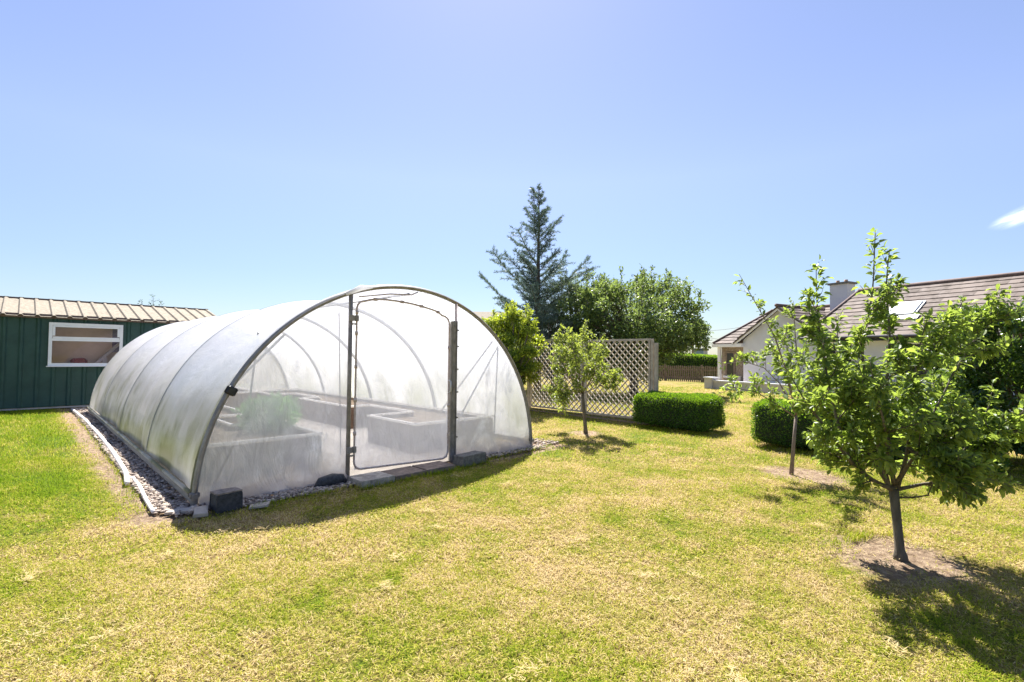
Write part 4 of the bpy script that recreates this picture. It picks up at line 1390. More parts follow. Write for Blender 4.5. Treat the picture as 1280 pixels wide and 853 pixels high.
Ln = np.linalg.norm(ND, axis=1) * (0.7 + .6 * RNG.random(len(ND)))
leaves_mesh('crown', NP, ND, unit(len(NP)), Ln, np.full(len(NP), .024), M['cedar'], t, NEEDLE)


def bush_tree(name, label, cat, px, ybase_d, depth, zt, spread, nl, leaf, mat, trunk_h, seed, limbs=9, shape=LEAF_SIMPLE, ups=10, group=None, cx_shift=0, width=None, lw=.55, clumps=46, bot=.30, droop=.0, wood='bark_dark', lobes=()):
    """broad crown: limbs fan out, each carrying clumps of leaves; clumps leave gaps"""
    rg = random.Random(seed)
    b = at(px, 440, depth); b.z = 0
    t = thing(name, label, cat, b, group)
    wd = MB(); tg = MB()
    tp = b + Vector((0, 0, trunk_h))
    r0 = .028 * zt + .02
    wd.tube([b, b + Vector((.03, .02, trunk_h * .5)), tp], [r0 * 1.25, r0, r0 * .85], 9)
    cl = []
    cz = (zt + zt * bot) / 2; rz = (zt - zt * bot) / 2
    right = np.array(_rh)
    k = 0
    while k < clumps:
        u = unit(1)[0]
        rr = (.35 + .65 * rg.random() ** .6)
        p_ = Vector((b.x + u[0] * spread * rr, b.y + u[1] * spread * rr, cz + u[2] * rz * rr))
        s_ = rg.uniform(.16, .30) * spread * (.75 if rr > .8 else 1)
        cl.append((p_, (s_, s_, s_ * .62)))
        a = tp + Vector((0, 0, 0)); mid = a.lerp(p_, .5) + Vector((rg.gauss(0, .08), rg.gauss(0, .08), .12)) * spread * .5
        tg.tube([a, a.lerp(mid, .5), mid, p_], [r0 * .45, r0 * .3, r0 * .2, r0 * .07], 4, cap=False)
        k += 1
    for ox, oy, oz, s_ in lobes:          # low side branches reaching out: (right, away, up, size)
        p_ = b + _rh * ox + _fh * oy + Vector((0, 0, oz))
        for q_ in range(4):
            pq = p_ + Vector((rg.gauss(0, .5), rg.gauss(0, .5), rg.gauss(0, .35))) * s_
            cl.append((pq, (s_ * .7, s_ * .7, s_ * .4)))
            tg.tube([tp, tp.lerp(pq, .6) + Vector((0, 0, .25)), pq], [r0 * .3, r0 * .18, r0 * .06], 4, cap=False)
    P = []; D = []; Nn = []; L = []
    cnt = int(nl / (len(cl) + ups))
    for c, r in cl:
        n = int(cnt * rg.uniform(.6, 1.3))
        u = unit(n); q = np.array(c) + u * np.array(r) * (.25 + .85 * RNG.random(n)[:, None] ** .8)
        P.append(q); D.append(u * .6 + unit(n) * .8 + np.array([0, 0, -.1 + droop])); Nn.append(unit(n) * .75 + np.array([0, 0, .8])); L.append(leaf * (.6 + .8 * RNG.random(n)))
    # upright shoots breaking the outline
    for _ in range(ups):
        a = rg.uniform(0, 2 * math.pi); q = rg.random() ** .5 * .9
        x, y = b.x + math.cos(a) * spread * q, b.y + math.sin(a) * spread * q
        z0 = cz + rz * math.sqrt(max(.0, 1 - q * q)) * .80; ln = rg.uniform(.12, .26) * rz * 1.6
        dx, dy = math.cos(a) * .35 * q, math.sin(a) * .35 * q
        p0 = Vector((x, y, z0)); p1 = p0 + Vector((dx, dy, 1)) * ln
        tg.tube([p0 - Vector((0, 0, .2)), p1], [.012, .005], 3, cap=False)
        n = max(10, int(cnt * .28))
        g = RNG.random(n)[:, None]
        P.append(np.array(p0) * (1 - g) + np.array(p1) * g + unit(n) * leaf * .5); D.append(unit(n) + np.array([0, 0, .5])); Nn.append(unit(n) + np.array([0, 0, .4])); L.append(leaf * (.6 + .6 * RNG.random(n)))
    wd.build('trunk', M[wood], t, True); tg.build('branches', M[wood], t)
    P = np.concatenate(P); ok = P[:, 2] > .05
    L = np.concatenate(L)[ok]
    leaves_mesh('crown', P[ok], np.concatenate(D)[ok], np.concatenate(Nn)[ok], L, L * lw, mat, t, shape)
    return t


bush_tree('silver_tree', 'loose grey-green tree growing between the cedar and the round tree', 'tree', 724, 0, 20.5, 5.0, 1.5, 14000, .12, M['silver_leaf'], 1.2, 31, ups=16, clumps=46, lw=.34)
bush_tree('round_tree', 'broad dark green round-crowned tree behind the right of the trellis', 'tree', 792, 0, 20.0, 4.75, 2.7, 46000, .135, M['plum_leaf'], 1.3, 33, ups=64, clumps=120, bot=.20, lobes=((-.6, 0, 1.45, .75), (.3, .2, 1.35, .75), (-1.5, .1, 1.4, .75), (-2.3, .3, 1.3, .7), (2.2, .3, 2.7, .55), (2.55, .2, 2.3, .45), (2.0, 0, 2.2, .5), (2.85, .4, 2.8, .42), (2.6, -.2, 3.2, .45), (1.5, -.3, 2.1, .5), (-2.3, .2, 2.8, .6), (-2.6, 0, 2.0, .6), (-1.5, -.3, 3.8, .7), (-.8, .2, 4.1, .7), (.9, -.2, 4.2, .7), (1.7, .1, 3.7, .6), (-1.9, -.5, 3.2, .6)))
bush_tree('dark_conifer', 'low dense blue-green conifer mass at the foot of the cedar', 'bush', 692, 0, 20.0, 3.35, 1.35, 18000, .10, M['cedar'], .5, 37, ups=6, clumps=52, bot=.05, lw=.25)
bush_tree('lime_shrub', 'bushy shrub with bright lime top growing between the tunnel and the trellis', 'shrub', 638, 0, 13.4, 2.80, .92, 28000, .085, M['lime_leaf'], .5, 39, ups=16, clumps=76, bot=.20, lw=.5)
bush_tree('dark_shrub', 'large dark glossy shrub at the right edge behind the front apple tree', 'shrub', 1296, 0, 7.2, 2.30, 1.25, 48000, .072, M['shrub_leaf'], .3, 41, ups=34, clumps=64, bot=.02, lw=.55, shape=LEAF_FULL, lobes=((-1.1, -.3, 1.7, .35), (-1.2, -.2, 1.1, .35), (-.9, -.5, 2.1, .3)))
tb = at(1279, 338, 44.0)
bush_tree('far_tree', 'tree top showing just above the house roof at the right edge', 'tree', 1290, 0, 44.0, 9.3, 1.9, 3000, .22, M['plum_leaf'], 4, 43, ups=6, clumps=20, bot=.4)


# ================================================================== APPLE TREES
def poly(*pts):
    return [at(*q) for q in pts]


# front apple tree: limbs surveyed from the photo, each at its own distance
t = thing('apple_tree', 'leafy apple tree with tall top shoots standing in bare soil at the front right', 'tree', APPLE)
tr = Tree(3, .14, .04, .0185, .066, .60, .05, -.08)
fork = at(1117, 612, 3.80)
tr.wood.tube([APPLE + Vector((0, 0, -.05)), APPLE + Vector((0, 0, .03)), APPLE.lerp(fork, .12), APPLE.lerp(fork, .5) + Vector((.004, 0, 0)), fork], [.055, .042, .032, .030, .033], 12)
LIMBS = [
    ([(1117, 612, 3.80), (1090, 600, 3.74), (1062, 575, 3.68), (1036, 540, 3.62), (1006, 500, 3.60), (984, 462, 3.58)], .020, 9, .30),
    ([(1062, 575, 3.68), (1045, 520, 3.75), (1030, 450, 3.80), (1022, 390, 3.85), (1020, 330, 3.88)], .014, 9, .26),
    ([(1112, 612, 3.80), (1098, 560, 3.72), (1085, 500, 3.68), (1078, 430, 3.70), (1090, 370, 3.72), (1094, 290, 3.74)], .018, 10, .27),
    ([(1118, 610, 3.80), (1112, 560, 3.92), (1108, 490, 4.0), (1112, 420, 4.02), (1108, 360, 4.02), (1112, 312, 4.02)], .018, 10, .27),
    ([(1122, 610, 3.80), (1135, 560, 3.70), (1140, 500, 3.62), (1148, 440, 3.60), (1160, 395, 3.62)], .016, 9, .30),
    ([(1122, 612, 3.80), (1150, 606, 3.78), (1172, 600, 3.74), (1200, 570, 3.72), (1225, 530, 3.72), (1245, 490, 3.75)], .015, 9, .30),
    ([(1120, 608, 3.80), (1142, 570, 4.0), (1165, 520, 4.15), (1190, 470, 4.25), (1205, 425, 4.3)], .015, 9, .30),
    ([(1110, 606, 3.80), (1080, 560, 3.95), (1050, 520, 4.1), (1020, 480, 4.2), (1000, 440, 4.25)], .014, 9, .30),
    ([(1118, 606, 3.80), (1110, 565, 3.55), (1105, 530, 3.40), (1095, 490, 3.32), (1088, 455, 3.30)], .014, 8, .30),
    ([(1118, 606, 3.80), (1140, 575, 3.55), (1165, 550, 3.42), (1190, 530, 3.36), (1210, 515, 3.36)], .013, 8, .28),
    ([(1172, 600, 3.74), (1205, 585, 3.70), (1235, 560, 3.68), (1262, 535, 3.70), (1285, 505, 3.72)], .011, 9, .26),
    ([(1090, 600, 3.74), (1075, 585, 3.9), (1058, 560, 4.0), (1045, 530, 4.1)], .010, 8, .26),
    ([(1112, 560, 3.92), (1085, 530, 4.1), (1065, 490, 4.2), (1050, 440, 4.25), (1045, 395, 4.25)], .012, 9, .28),
    ([(1140, 500, 3.62), (1165, 450, 3.75), (1185, 415, 3.85), (1203, 378, 3.9)], .010, 8, .26),
    ([(1190, 470, 4.25), (1215, 430, 4.3), (1240, 400, 4.35), (1252, 362, 4.4)], .010, 8, .26),
    ([(1135, 560, 3.70), (1165, 580, 3.5), (1185, 585, 3.42), (1205, 592, 3.40)], .010, 8, .28),
]
for pts, r0, kids, kl in LIMBS:
    P_ = poly(*pts)
    # smooth the surveyed points into a limb
    Q_ = []
    for i in range(len(P_) - 1):
        p0 = P_[max(i - 1, 0)]; p1 = P_[i]; p2 = P_[i + 1]; p3 = P_[min(i + 2, len(P_) - 1)]
        for k in range(4):
            s_ = k / 4
            Q_.append(0.5 * ((2 * p1) + (p2 - p0) * s_ + (2 * p0 - 5 * p1 + 4 * p2 - p3) * s_ ** 2 + (3 * p1 - p0 - 3 * p2 + p3) * s_ ** 3))
    Q_.append(P_[-1])
    n = len(Q_)
    rr = [r0 * (1 - .85 * i / (n - 1)) for i in range(n)]
    tr.wood.tube(Q_, rr, 7)
    tr.dress(Q_, rr, 2, kids + 3, kl * 1.15, .95)
    # leaves straight on the slender outer half
    for i in range(n // 3, n):
        for _ in range(8):
            tr.leaf(Q_[i].lerp(Q_[i - 1], tr.rng.random()) + tr.rv() * .01, (Q_[i] - Q_[i - 1]).normalized())
# fine stub branches low on the trunk
tr.twig.tube(poly((1122, 622, 3.79), (1140, 622, 3.75), (1162, 619, 3.70)), [.009, .007, .005], 5)
tr.twig.tube(poly((1160, 619, 3.70), (1168, 600, 3.72), (1172, 590, 3.72)), [.005, .004, .003], 5)
tr.finish(t, M['apple_leaf'], M['bark'], M['twig'])

# sapling beyond it, thin pale stem, long shoot to the left
t = thing('sapling', 'slim apple sapling with a pale stem and long shoots left of the front apple tree', 'tree', SAPLING)
tr = Tree(8, .13, .04, .028, .075, .58, .10, -.06)
top = at(995, 520, 6.45)
tr.wood.tube([SAPLING + Vector((0, 0, -.04)), SAPLING.lerp(top, .5), top], [.028, .021, .019], 9)
for pts, r0, kids, kl in [
    ([(995, 520, 6.45), (985, 470, 6.3), (968, 420, 6.2), (945, 380, 6.1), (924, 343, 6.0)], .014, 9, .26),
    ([(995, 522, 6.45), (970, 505, 6.3), (945, 490, 6.2), (918, 485, 6.1), (900, 492, 6.05)], .010, 8, .22),
    ([(996, 520, 6.45), (1000, 470, 6.5), (995, 430, 6.5), (993, 400, 6.5), (992, 376, 6.5)], .012, 8, .28),
    ([(996, 522, 6.45), (1020, 490, 6.5), (1035, 460, 6.5), (1050, 430, 6.5)], .012, 8, .32),
    ([(995, 518, 6.45), (975, 480, 6.6), (955, 460, 6.7), (930, 452, 6.7), (905, 455, 6.65)], .010, 8, .24),
    ([(995, 512, 6.45), (985, 480, 6.7), (970, 450, 6.85), (962, 420, 6.9)], .010, 7, .30),
]:
    P_ = poly(*pts); n = len(P_)
    rr = [r0 * (1 - .8 * i / (n - 1)) for i in range(n)]
    tr.wood.tube(P_, rr, 6)
    tr.dress(P_, rr, 2, kids, kl * 1.2, .9)
    for i in range(1, n):
        for _ in range(5):
            tr.leaf(P_[i].lerp(P_[i - 1], tr.rng.random()), (P_[i] - P_[i - 1]).normalized())
tr.finish(t, M['apple_leaf'], M['twig'], M['twig'])

# young apple in front of the trellis
t = thing('young_apple_tree', 'small round-headed apple tree standing on the lawn in front of the trellis', 'tree', SMALL)
tr = Tree(12, .14, .03, .022, .070, .58, .05, -.1)
dS = (SMALL - CAM).dot(FWD)
fk = at(728, 492, dS)
tr.wood.tube([SMALL + Vector((0, 0, -.04)), SMALL.lerp(fk, .15), SMALL.lerp(fk, .6), fk], [.050, .038, .034, .032], 9)
for pts, r0 in [
    ([(728, 492, 0), (712, 470, -.3), (700, 450, -.4), (692, 430, -.4)], .014), ([(728, 492, 0), (745, 465, .2), (752, 440, .3), (750, 418, .3)], .014),
    ([(728, 492, 0), (730, 455, .0), (728, 425, .1), (732, 402, .1)], .016), ([(728, 492, 0), (705, 488, .3), (695, 470, .5), (690, 450, .6)], .012),
    ([(728, 492, 0), (752, 482, -.3), (765, 478, -.5), (770, 474, -.5)], .011), ([(728, 492, 0), (722, 460, -.5), (716, 435, -.7), (715, 415, -.7)], .013),
    ([(728, 492, 0), (742, 470, -.5), (745, 450, -.7), (748, 435, -.7)], .012), ([(728, 492, 0), (718, 490, -.3), (706, 492, -.5), (698, 500, -.55)], .010),
    ([(728, 480, 0), (735, 455, .5), (738, 432, .7), (735, 415, .7)], .012), ([(728, 470, 0), (710, 445, .1), (700, 425, .2), (706, 410, .2)], .012)]:
    P_ = [at(x, y, dS + d) for x, y, d in pts]; n = len(P_)
    rr = [r0 * (1 - .75 * i / (n - 1)) for i in range(n)]
    tr.wood.tube(P_, rr, 6)
    tr.dress(P_, rr, 2, 11, .40, .95)
tr.finish(t, M['apple_leaf_b'], M['bark'], M['twig'])

# ================================================================== HOUSE
HA = Vector((.30, .954, 0)).normalized(); HN = Vector((-HA.y, HA.x, 0)); HO = Vector((20.1, 4.7, 0))


def Hs(s, d, z):
    """s along the house (towards the back left), d behind the patio wall, z up"""
    return HO + HA * s - HN * d + Vector((0, 0, z))


HROT = math.atan2(HA.y, HA.x)
house = thing('house', 'long white bungalow with brown tiled roofs, a gabled wing and a chimney behind the garden', 'house', Hs(-5, 4, 0))


def hbox(mb, s0, s1, d0, d1, z0, z1, r=.5):
    c = Hs((s0 + s1) / 2, (d0 + d1) / 2, (z0 + z1) / 2)
    mb.box(c, (abs(s1 - s0), abs(d1 - d0), z1 - z0), HROT, r)


def tiled(name, bl, br_, tr_, tl, rows, tw_, parent, lift=.030):
    bl, br_, tr_, tl = (Vector(v) for v in (bl, br_, tr_, tl))
    mb = MB(); nrm = (br_ - bl).cross(tl - bl).normalized()
    if nrm.z < 0:
        nrm = -nrm
    for i in range(rows):
        a0 = i / rows; a1 = min(1, (i + 1.15) / rows)
        L0, R0 = bl.lerp(tl, a0), br_.lerp(tr_, a0); L1, R1 = bl.lerp(tl, a1), br_.lerp(tr_, a1)
        n = max(1, int((R0 - L0).length / tw_ + .5))
        for k in range(n):
            q0 = max(0, (k + (.5 if i % 2 else 0) - .5) / n); q1 = min(1, (k + (.5 if i % 2 else 0) + .5) / n)
            if q1 - q0 < .002:
                continue
            j = random.uniform(-.004, .004)
            A, B = L0.lerp(R0, q0), L0.lerp(R0, q1); C_, D_ = L1.lerp(R1, q1), L1.lerp(R1, q0)
            up = nrm * (lift + j)
            mb.add([A + up, B + up, C_ + nrm * .004, D_ + nrm * .004, A, B], [(0, 1, 2, 3), (4, 5, 1, 0)], random.random())
    mb.slab([bl - nrm * .02, br_ - nrm * .02, tr_ - nrm * .02, tl - nrm * .02] if ((br_ - bl).cross(tl - bl)).z > 0 else [tl - nrm * .02, tr_ - nrm * .02, br_ - nrm * .02, bl - nrm * .02], .06, .2)
    return mb.build(name, M['tile'], parent)


# walls
mb = MB()
g0, g1, gap = -.70, -4.55, -2.62
poly_ = [Hs(g0, 1.5, 0), Hs(g1, 1.5, 0), Hs(g1, 1.5, 2.45), Hs(gap, 1.5, 3.74), Hs(g0, 1.5, 2.38)]
mb.slab(poly_, .25)
hbox(mb, g0 - .0, g0 - .25, 1.76, 5.0, 0, 2.35)
hbox(mb, -15, g1, 1.05, 1.35, 0, 2.45); hbox(mb, -15, 1.2, 7.2, 7.5, 0, 2.2); hbox(mb, -4.9, -4.6, 1.36, 6.6, 0, 2.45)
mb.build('wall', M['render'], house)
mb = MB(); hbox(mb, -.69, 1.38, 2.5, 2.78, 0, 2.2); hbox(mb, 1.10, 1.38, 2.79, 7.19, 0, 2.2)
sw = mb.build('stone_wall', M['stonewall'], house)
# small window in the stone wall, with white sill and frame
mb = MB(); hbox(mb, .62, 1.02, 2.47, 2.52, .62, 1.75); w1 = mb.build('window', M['dark_glass'], house)
mb = MB(); hbox(mb, 1.02, 1.10, 2.455, 2.53, .56, 1.82); hbox(mb, .54, .62, 2.455, 2.53, .56, 1.82); hbox(mb, .62, 1.02, 2.455, 2.53, 1.75, 1.82); mb.build('frame', M['picket'], w1)
mb = MB(); hbox(mb, .42, 1.20, 2.36, 2.52, .46, .56); mb.build('sill', M['fascia'], w1)
mb = MB(); hbox(mb, 1.28, 1.42, 2.22, 2.36, 0, 2.08); mb.build('porch_post', M['fascia'], house)
# windows and door under the main eave
for s0, s1, z0, z1 in ((-5.0, -5.9, 0.05, 2.1), (-7.2, -8.8, .85, 2.05), (-10.5, -12.3, .85, 2.05)):
    mb = MB(); hbox(mb, s0, s1, 1.02, 1.06, z0, z1); w_ = mb.build('window', M['dark_glass'], house)
    mb = MB(); hbox(mb, s0 + .07, s0, .985, 1.06, z0, z1); hbox(mb, s1, s1 - .07, .985, 1.06, z0, z1); hbox(mb, s0 + .07, s1 - .07, .98, 1.06, z1, z1 + .07); mb.build('frame', M['fascia'], w_)
# roofs
rB = tiled('roof', Hs(1.62, 2.15, 2.24), Hs(-4.4, 2.15, 2.24), Hs(-4.4, 5.0, 4.02), Hs(.25, 5.0, 4.02), 11, .33, house)
tiled('roof_end', Hs(1.62, 7.85, 2.24), Hs(1.62, 2.15, 2.24), Hs(.26, 5.0, 4.0), Hs(.24, 5.0, 4.0), 11, .33, rB)
tiled('rear_slope', Hs(-4.4, 7.85, 2.24), Hs(1.62, 7.85, 2.24), Hs(.25, 5.0, 4.02), Hs(-4.4, 5.0, 4.02), 6, .6, rB)
mb = MB(); mb.tube([Hs(.25, 5, 4.05), Hs(-4.4, 5, 4.05)], .085, 8); mb.tube([Hs(1.64, 2.13, 2.27), Hs(.25, 5, 4.05)], .06, 7); mb.build('ridge', M['tile_ridge'], rB, True)
rW = tiled('wing_roof', Hs(-.28, 5.0, 2.26), Hs(-.28, 1.25, 2.26), Hs(gap, 1.25, 3.86), Hs(gap, 5.0, 3.86), 9, .33, house)
tiled('right_slope', Hs(-4.72, 1.25, 2.42), Hs(-4.72, 5.0, 2.42), Hs(gap, 5.0, 3.86), Hs(gap, 1.25, 3.86), 9, .33, rW)
mb = MB(); mb.tube([Hs(gap, 1.2, 3.89), Hs(gap, 5, 3.89)], .08, 8); mb.build('ridge', M['tile_ridge'], rW, True)
mb = MB(); mb.beam(Hs(gap, 1.30, 3.76), Hs(-.24, 1.30, 2.14), .04, .15); mb.beam(Hs(gap, 1.30, 3.76), Hs(-4.78, 1.30, 2.28), .04, .15)
hbox(mb, -.2, -.75, 1.28, 1.55, 2.04, 2.20)
mb.build('bargeboard', M['fascia'], house)
mb = MB(); hbox(mb, 1.66, -.20, 2.08, 2.12, 2.06, 2.21); hbox(mb, 1.64, -.20, 2.13, 2.50, 2.06, 2.08); hbox(mb, 1.66, 1.62, 2.13, 7.8, 2.06, 2.21)
mb.build('fascia', M['fascia'], house)
rM = tiled('main_roof', Hs(-4.15, .62, 2.36), Hs(-15.4, .62, 2.36), Hs(-15.4, 3.75, 4.46), Hs(-4.75, 3.75, 4.46), 12, .33, house)
tiled('rear_slope', Hs(-15.4, 6.9, 2.36), Hs(-4.15, 6.9, 2.36), Hs(-4.75, 3.75, 4.46), Hs(-15.4, 3.75, 4.46), 6, .6, rM)
tiled('end_slope', Hs(-4.15, 6.9, 2.36), Hs(-4.15, .62, 2.36), Hs(-4.74, 3.75, 4.44), Hs(-4.76, 3.75, 4.44), 8, .5, rM)
mb = MB(); mb.tube([Hs(-4.75, 3.75, 4.49), Hs(-15.4, 3.75, 4.49)], .085, 8); mb.tube([Hs(-4.13, .6, 2.40), Hs(-4.75, 3.75, 4.49)], .055, 7); mb.build('ridge', M['tile_ridge'], rM, True)
mb = MB(); mb.tube([Hs(-4.1, .55, 2.32), Hs(-15.4, .55, 2.32)], .06, 8); hbox(mb, -4.1, -15.4, .60, .64, 2.18, 2.33); mb.build('gutter', M['gutter'], house)
mb = MB(); hbox(mb, -4.2, -15.3, .65, 1.04, 2.20, 2.24); mb.build('soffit', M['fascia'], house)


def main_slope(s, f, off=0.0):
    p_ = Hs(s, .62 + 3.13 * f, 2.36 + 2.10 * f)
    nrm = (HN * 2.10 + Vector((0, 0, 3.13))).normalized()
    return p_ + nrm * off


mb = MB(); mb.slab([main_slope(-6.72, .36, .055), main_slope(-7.62, .36, .055), main_slope(-7.62, .60, .055), main_slope(-6.72, .60, .055)][::-1], .05)
if True:
    sk = mb.build('roof_glazing', M['sky_glass'], rM)
mb = MB()
for (a, b) in ((( -6.68, .35), (-6.68, .61)), ((-7.66, .35), (-7.66, .61)), ((-6.66, .61), (-7.68, .61))):
    mb.beam(main_slope(a[0], a[1], .04), main_slope(b[0], b[1], .04), .06, .05, .5, tuple((HN * 2.10 + Vector((0, 0, 3.13))).normalized()))
mb.build('frame', M['lead'], sk)
mb = MB(); mb.beam(main_slope(-6.55, .31, .05), main_slope(-7.85, .31, .05), .28, .03, .5, tuple((HN * 2.10 + Vector((0, 0, 3.13))).normalized())); mb.build('flashing', M['lead'], sk)
# chimney
mb = MB(); hbox(mb, -3.05, -3.85, 4.55, 5.15, 3.4, 4.98)
ch = mb.build('chimney', M['render'], house)
mb = MB(); hbox(mb, -2.98, -3.92, 4.48, 5.22, 4.98, 5.07); mb.build('cap', M['concrete'], ch)
for s_ in (-3.25, -3.62):
    mb = MB(); mb.tube([Hs(s_, 4.85, 5.06), Hs(s_, 4.85, 5.12), Hs(s_, 4.85, 5.2)], [.09, .075, .08], 10); mb.build('chimney_pot', M['clay'], ch, True)
mb = MB(); mb.tube([Hs(-4.62, .98, .3), Hs(-4.62, .98, 2.1), Hs(-4.62, .62, 2.28)], .04, 8); mb.build('downpipe', M['gutter'], house, True)
# patio
mb = MB(); mb.add([Hs(.3, .1, .30), Hs(-15, .1, .30), Hs(-15, 2.6, .30), Hs(1.5, 2.6, .30), Hs(1.5, .1, .30)][:1] + [Hs(-15, .1, .30), Hs(-15, 2.6, .30), Hs(1.5, 2.6, .30)], [(0, 1, 2, 3)])
mb.build('patio_floor', M['paving'], None, False, 'structure')
pw = thing('patio_wall', 'low grey rendered wall with a capped end pillar in front of the house', 'wall', Hs(-4, .1, 0))
mb = MB(); hbox(mb, -.2, -14, 0, .22, 0, .36); mb.build('wall', M['patio_render'], pw)
mb = MB(); hbox(mb, -.16, -14, -.03, .25, .36, .42); mb.build('coping', M['render'], pw)
mb = MB(); hbox(mb, .25, -.2, -.10, .34, 0, .50); pi_ = mb.build('pillar', M['patio_render'], pw)
mb = MB(); hbox(mb, .30, -.25, -.15, .39, .50, .56); mb.build('cap', M['render'], pi_)
gp = Hs(-.35, 1.6, .30)
mb = MB(); mb.tube([gp, gp + Vector((0, 0, .05)), gp + Vector((0, 0, .28)), gp + Vector((0, 0, .30))], [.10, .11, .14, .14], 10)
lone(mb, 'patio_pot', M['galv_dark'], 'small grey plant pot standing on the patio by the gable wall', 'pot', True)

# ================================================================== PICKET FENCE, HEDGE EXTRAS, POLE, WIRES, FAR BARN
pf = thing('picket_fence', 'brown picket fence between the round tree and the house', 'fence', (26, 10, 0))
mb = MB(); v = 5.9; k = 0
while v < 18:
    h = .93 + .02 * math.sin(v * 7) 
    mb.box((26, v, h / 2), (.02, .085, h)); mb.add([(25.99, v - .0425, h), (26.01, v - .0425, h), (26.01, v + .0425, h), (25.99, v + .0425, h), (25.99, v, h + .05), (26.01, v, h + .05)], [(0, 4, 5, 1), (3, 2, 5, 4), (0, 3, 4), (1, 5, 2)])
    v += .135
mb.build('pickets', M['picket'], pf)
mb = MB(); mb.box((26.04, 12, .25), (.05, 12.4, .08)); mb.box((26.04, 12, .72), (.05, 12.4, .08)); mb.build('rails', M['picket'], pf)
for v in (5.9, 7.8, 10.2, 12.6, 15.0, 17.8):
    mb = MB(); mb.box((26.08, v, .52), (.10, .10, 1.06)); mb.build('post', M['picket'], pf)
gpst = at(876, 436, 36); gpst.z = 0
t = thing('gate_pillar', 'small grey pillar showing above the field hedge', 'pillar', gpst)
mb = MB(); mb.box(gpst + Vector((0, 0, 1.0)), (.7, .7, 2.0)); mb.build('shaft', M['patio_render'], t)
mb = MB(); mb.box(gpst + Vector((0, 0, 2.08)), (.85, .85, .16), bev=.03); mb.build('cap', M['concrete'], t)
wp = at(866, 420, 46); wp.z = 0
t = thing('utility_pole', 'thin wooden utility pole half hidden behind the round tree', 'pole', wp)
mb = MB(); mb.tube([wp, wp + Vector((0, 0, 5.6))], [.11, .08], 8); mb.build('shaft', M['pole_wood'], t, True)
mb = MB(); mb.box(wp + Vector((0, 0, 5.3)), (1.2, .09, .1), -HEAD); mb.build('crossarm', M['pole_wood'], t)
for (y0, y1, lab) in ((414, 403, 'highest thin overhead cable running from the pole to the house'), (418, 421, 'middle thin overhead cable running from the pole behind the house'), (424, 427, 'lowest thin overhead cable running from the pole behind the house')):
    a = at(866, y0, 46); b = at(985, y1 - 9 if y1 < 410 else y1 + 8, 36 if y1 < 410 else 46)
    mb = MB(); mb.tube([a.lerp(b, q / 10) + Vector((0, 0, -.35 * math.sin(math.pi * q / 10))) for q in range(11)], .014, 5)
    lone(mb, 'cable', M['wire'], lab, 'cable')
fb = at(600, 440, 52); fb.z = 0
t = thing('barn', 'far pale-roofed barn showing between the tunnel top and the cedar', 'barn', fb)
R_ = -HEAD
mb = MB(); mb.box(fb + Vector((0, 0, 2.2)), (9, 6, 4.4), R_); mb.build('wall', M['render'], t)
rm = Matrix.Rotation(R_, 3, 'Z')
mb = MB()
A = [fb + rm @ Vector(v) for v in ((-4.8, -3.4, 4.3), (4.8, -3.4, 4.3), (4.8, 0, 6.1), (-4.8, 0, 6.1), (-4.8, 3.4, 4.3), (4.8, 3.4, 4.3))]
mb.slab([A[0], A[1], A[2], A[3]], .12); mb.slab([A[3], A[2], A[5], A[4]], .12); mb.build('roof', M['tile_ridge' if False else 'roof_sheet'], t)

# ================================================================== LIGHT, SKY, CAMERA
SUN_EL = rad(56)
# horizontal bearing of the sun: ahead, a touch to the left
sunh = (_fh - _rh * .07).normalized()
sd = Vector((sunh.x * math.cos(SUN_EL), sunh.y * math.cos(SUN_EL), math.sin(SUN_EL)))
sl = bpy.data.lights.new('sun', 'SUN'); sl.energy = 5.0; sl.angle = rad(.53); sl.color = (1.0, .955, .88)
so = bpy.data.objects.new('sun', sl); COL.objects.link(so); so.location = (0, 0, 30)
so.rotation_euler = sd.to_track_quat('Z', 'Y').to_euler()

w = bpy.data.worlds.new('World'); S.world = w; w.use_nodes = True
nt = w.node_tree; nt.nodes.clear()
out = nt.nodes.new('ShaderNodeOutputWorld'); bg = nt.nodes.new('ShaderNodeBackground')
sky = nt.nodes.new('ShaderNodeTexSky'); sky.sky_type = 'NISHITA'; sky.sun_disc = False
sky.sun_elevation = SUN_EL; sky.sun_rotation = math.atan2(sd.x, sd.y)
sky.air_density = 1.0; sky.dust_density = 0.25; sky.ozone_density = 2.5; sky.altitude = 50
# a few thin wisps of cirrus low on the right
tc = nt.nodes.new('ShaderNodeTexCoord')
gen = tc.outputs['Generated']


def dotn(vec):
    n = N(nt, 'ShaderNodeVectorMath', operation='DOT_PRODUCT'); nt.links.new(gen, n.inputs[0]); n.inputs[1].default_value = tuple(vec)
    return n.outputs['Value']


# cirrus wisps, placed by bearing in the sky
cd = (FWD + RIGHT * ((1300 - 640) / FPX) - UP * ((262 - 426.5) / FPX)).normalized()
ce = cd.cross(Vector((0, 0, 1))).normalized(); cu_ = ce.cross(cd).normalized()
ex = dotn(ce); ey = dotn(cu_)
cmb = nt.nodes.new('ShaderNodeCombineXYZ')
nt.links.new(mathn(nt, 'MULTIPLY', ex, 22.0), cmb.inputs[0]); nt.links.new(mathn(nt, 'MULTIPLY', mathn(nt, 'MULTIPLY_ADD', ex, -.30, ey), 90.0), cmb.inputs[1])
cn = N(nt, 'ShaderNodeTexNoise', Scale=1.0, Detail=6, Roughness=.55, Distortion=.3); nt.links.new(cmb.outputs[0], cn.inputs['Vector'])
qx = mathn(nt, 'MULTIPLY', ex, 1 / .055); qy = mathn(nt, 'MULTIPLY', mathn(nt, 'MULTIPLY_ADD', ex, -.30, ey), 1 / .016)
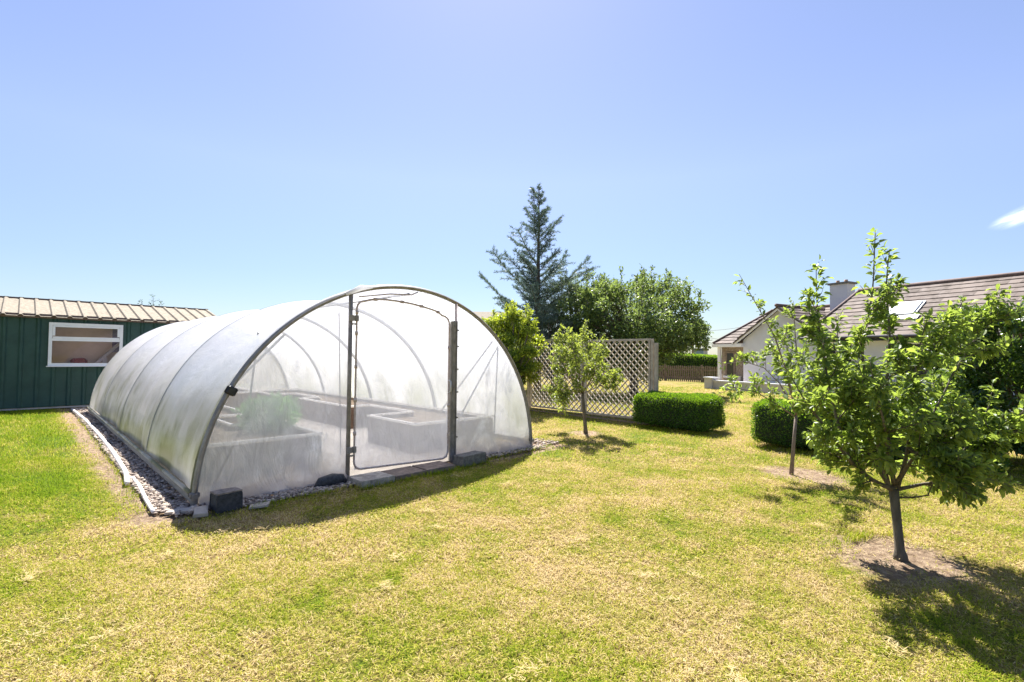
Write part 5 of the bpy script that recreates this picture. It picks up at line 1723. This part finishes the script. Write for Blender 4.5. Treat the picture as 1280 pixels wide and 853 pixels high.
dd_ = mathn(nt, 'SQRT', mathn(nt, 'ADD', mathn(nt, 'MULTIPLY', qx, qx), mathn(nt, 'MULTIPLY', qy, qy)))
mk = mathn(nt, 'MULTIPLY', sstep(nt, dd_, 1.0, .35), sstep(nt, dotn(cd), .5, .9))
mu = N(nt, 'ShaderNodeMath', operation='MULTIPLY'); nt.links.new(mathn(nt, 'MULTIPLY', mk, .8), mu.inputs[0])
cr = ramp(nt, cn.outputs[0], [(.35, (0, 0, 0)), (.62, (1, 1, 1))]); nt.links.new(cr, mu.inputs[1])
# colour grade by height: the sky is dimmed towards the horizon
sz = nt.nodes.new('ShaderNodeSeparateXYZ'); nt.links.new(tc.outputs['Generated'], sz.inputs[0])
hz = N(nt, 'ShaderNodeMapRange', interpolation_type='LINEAR')
for k, val in (('From Min', 0.0), ('From Max', .60), ('To Min', 0.0), ('To Max', 1.0)):
    hz.inputs[k].default_value = val
nt.links.new(sz.outputs[2], hz.inputs['Value'])
hc = ramp(nt, hz.outputs[0], [(0.0, (.50, .52, .57)), (.25, (.68, .64, .68)), (.55, (.98, .83, .86)), (1.0, (1.0, .86, .88))])
skc = mixc(nt, 1.0, sky.outputs[0], hc, 'MULTIPLY')
col = mixc(nt, mu.outputs[0], skc, (9.5, 10, 10.5))
nt.links.new(col, bg.inputs[0]); bg.inputs[1].default_value = 0.0725
nt.links.new(bg.outputs[0], out.inputs[0])

cam = bpy.data.cameras.new('camera'); co = bpy.data.objects.new('camera', cam); COL.objects.link(co)
cam.sensor_width = 36; cam.sensor_fit = 'HORIZONTAL'; cam.lens = FPX / 1280 * 36
cam.clip_start = .05; cam.clip_end = 2000
mw = Matrix((RIGHT, UP, -FWD)).transposed().to_4x4(); mw.translation = CAM
co.matrix_world = mw
S.camera = co
S.view_settings.view_transform = 'Standard'; S.view_settings.look = 'None'
S.view_settings.exposure = 1.57; S.view_settings.gamma = 1
S.cycles.max_bounces = 10; S.cycles.transparent_max_bounces = 24; S.cycles.diffuse_bounces = 4; S.cycles.transmission_bounces = 6
S.cycles.use_denoising = True
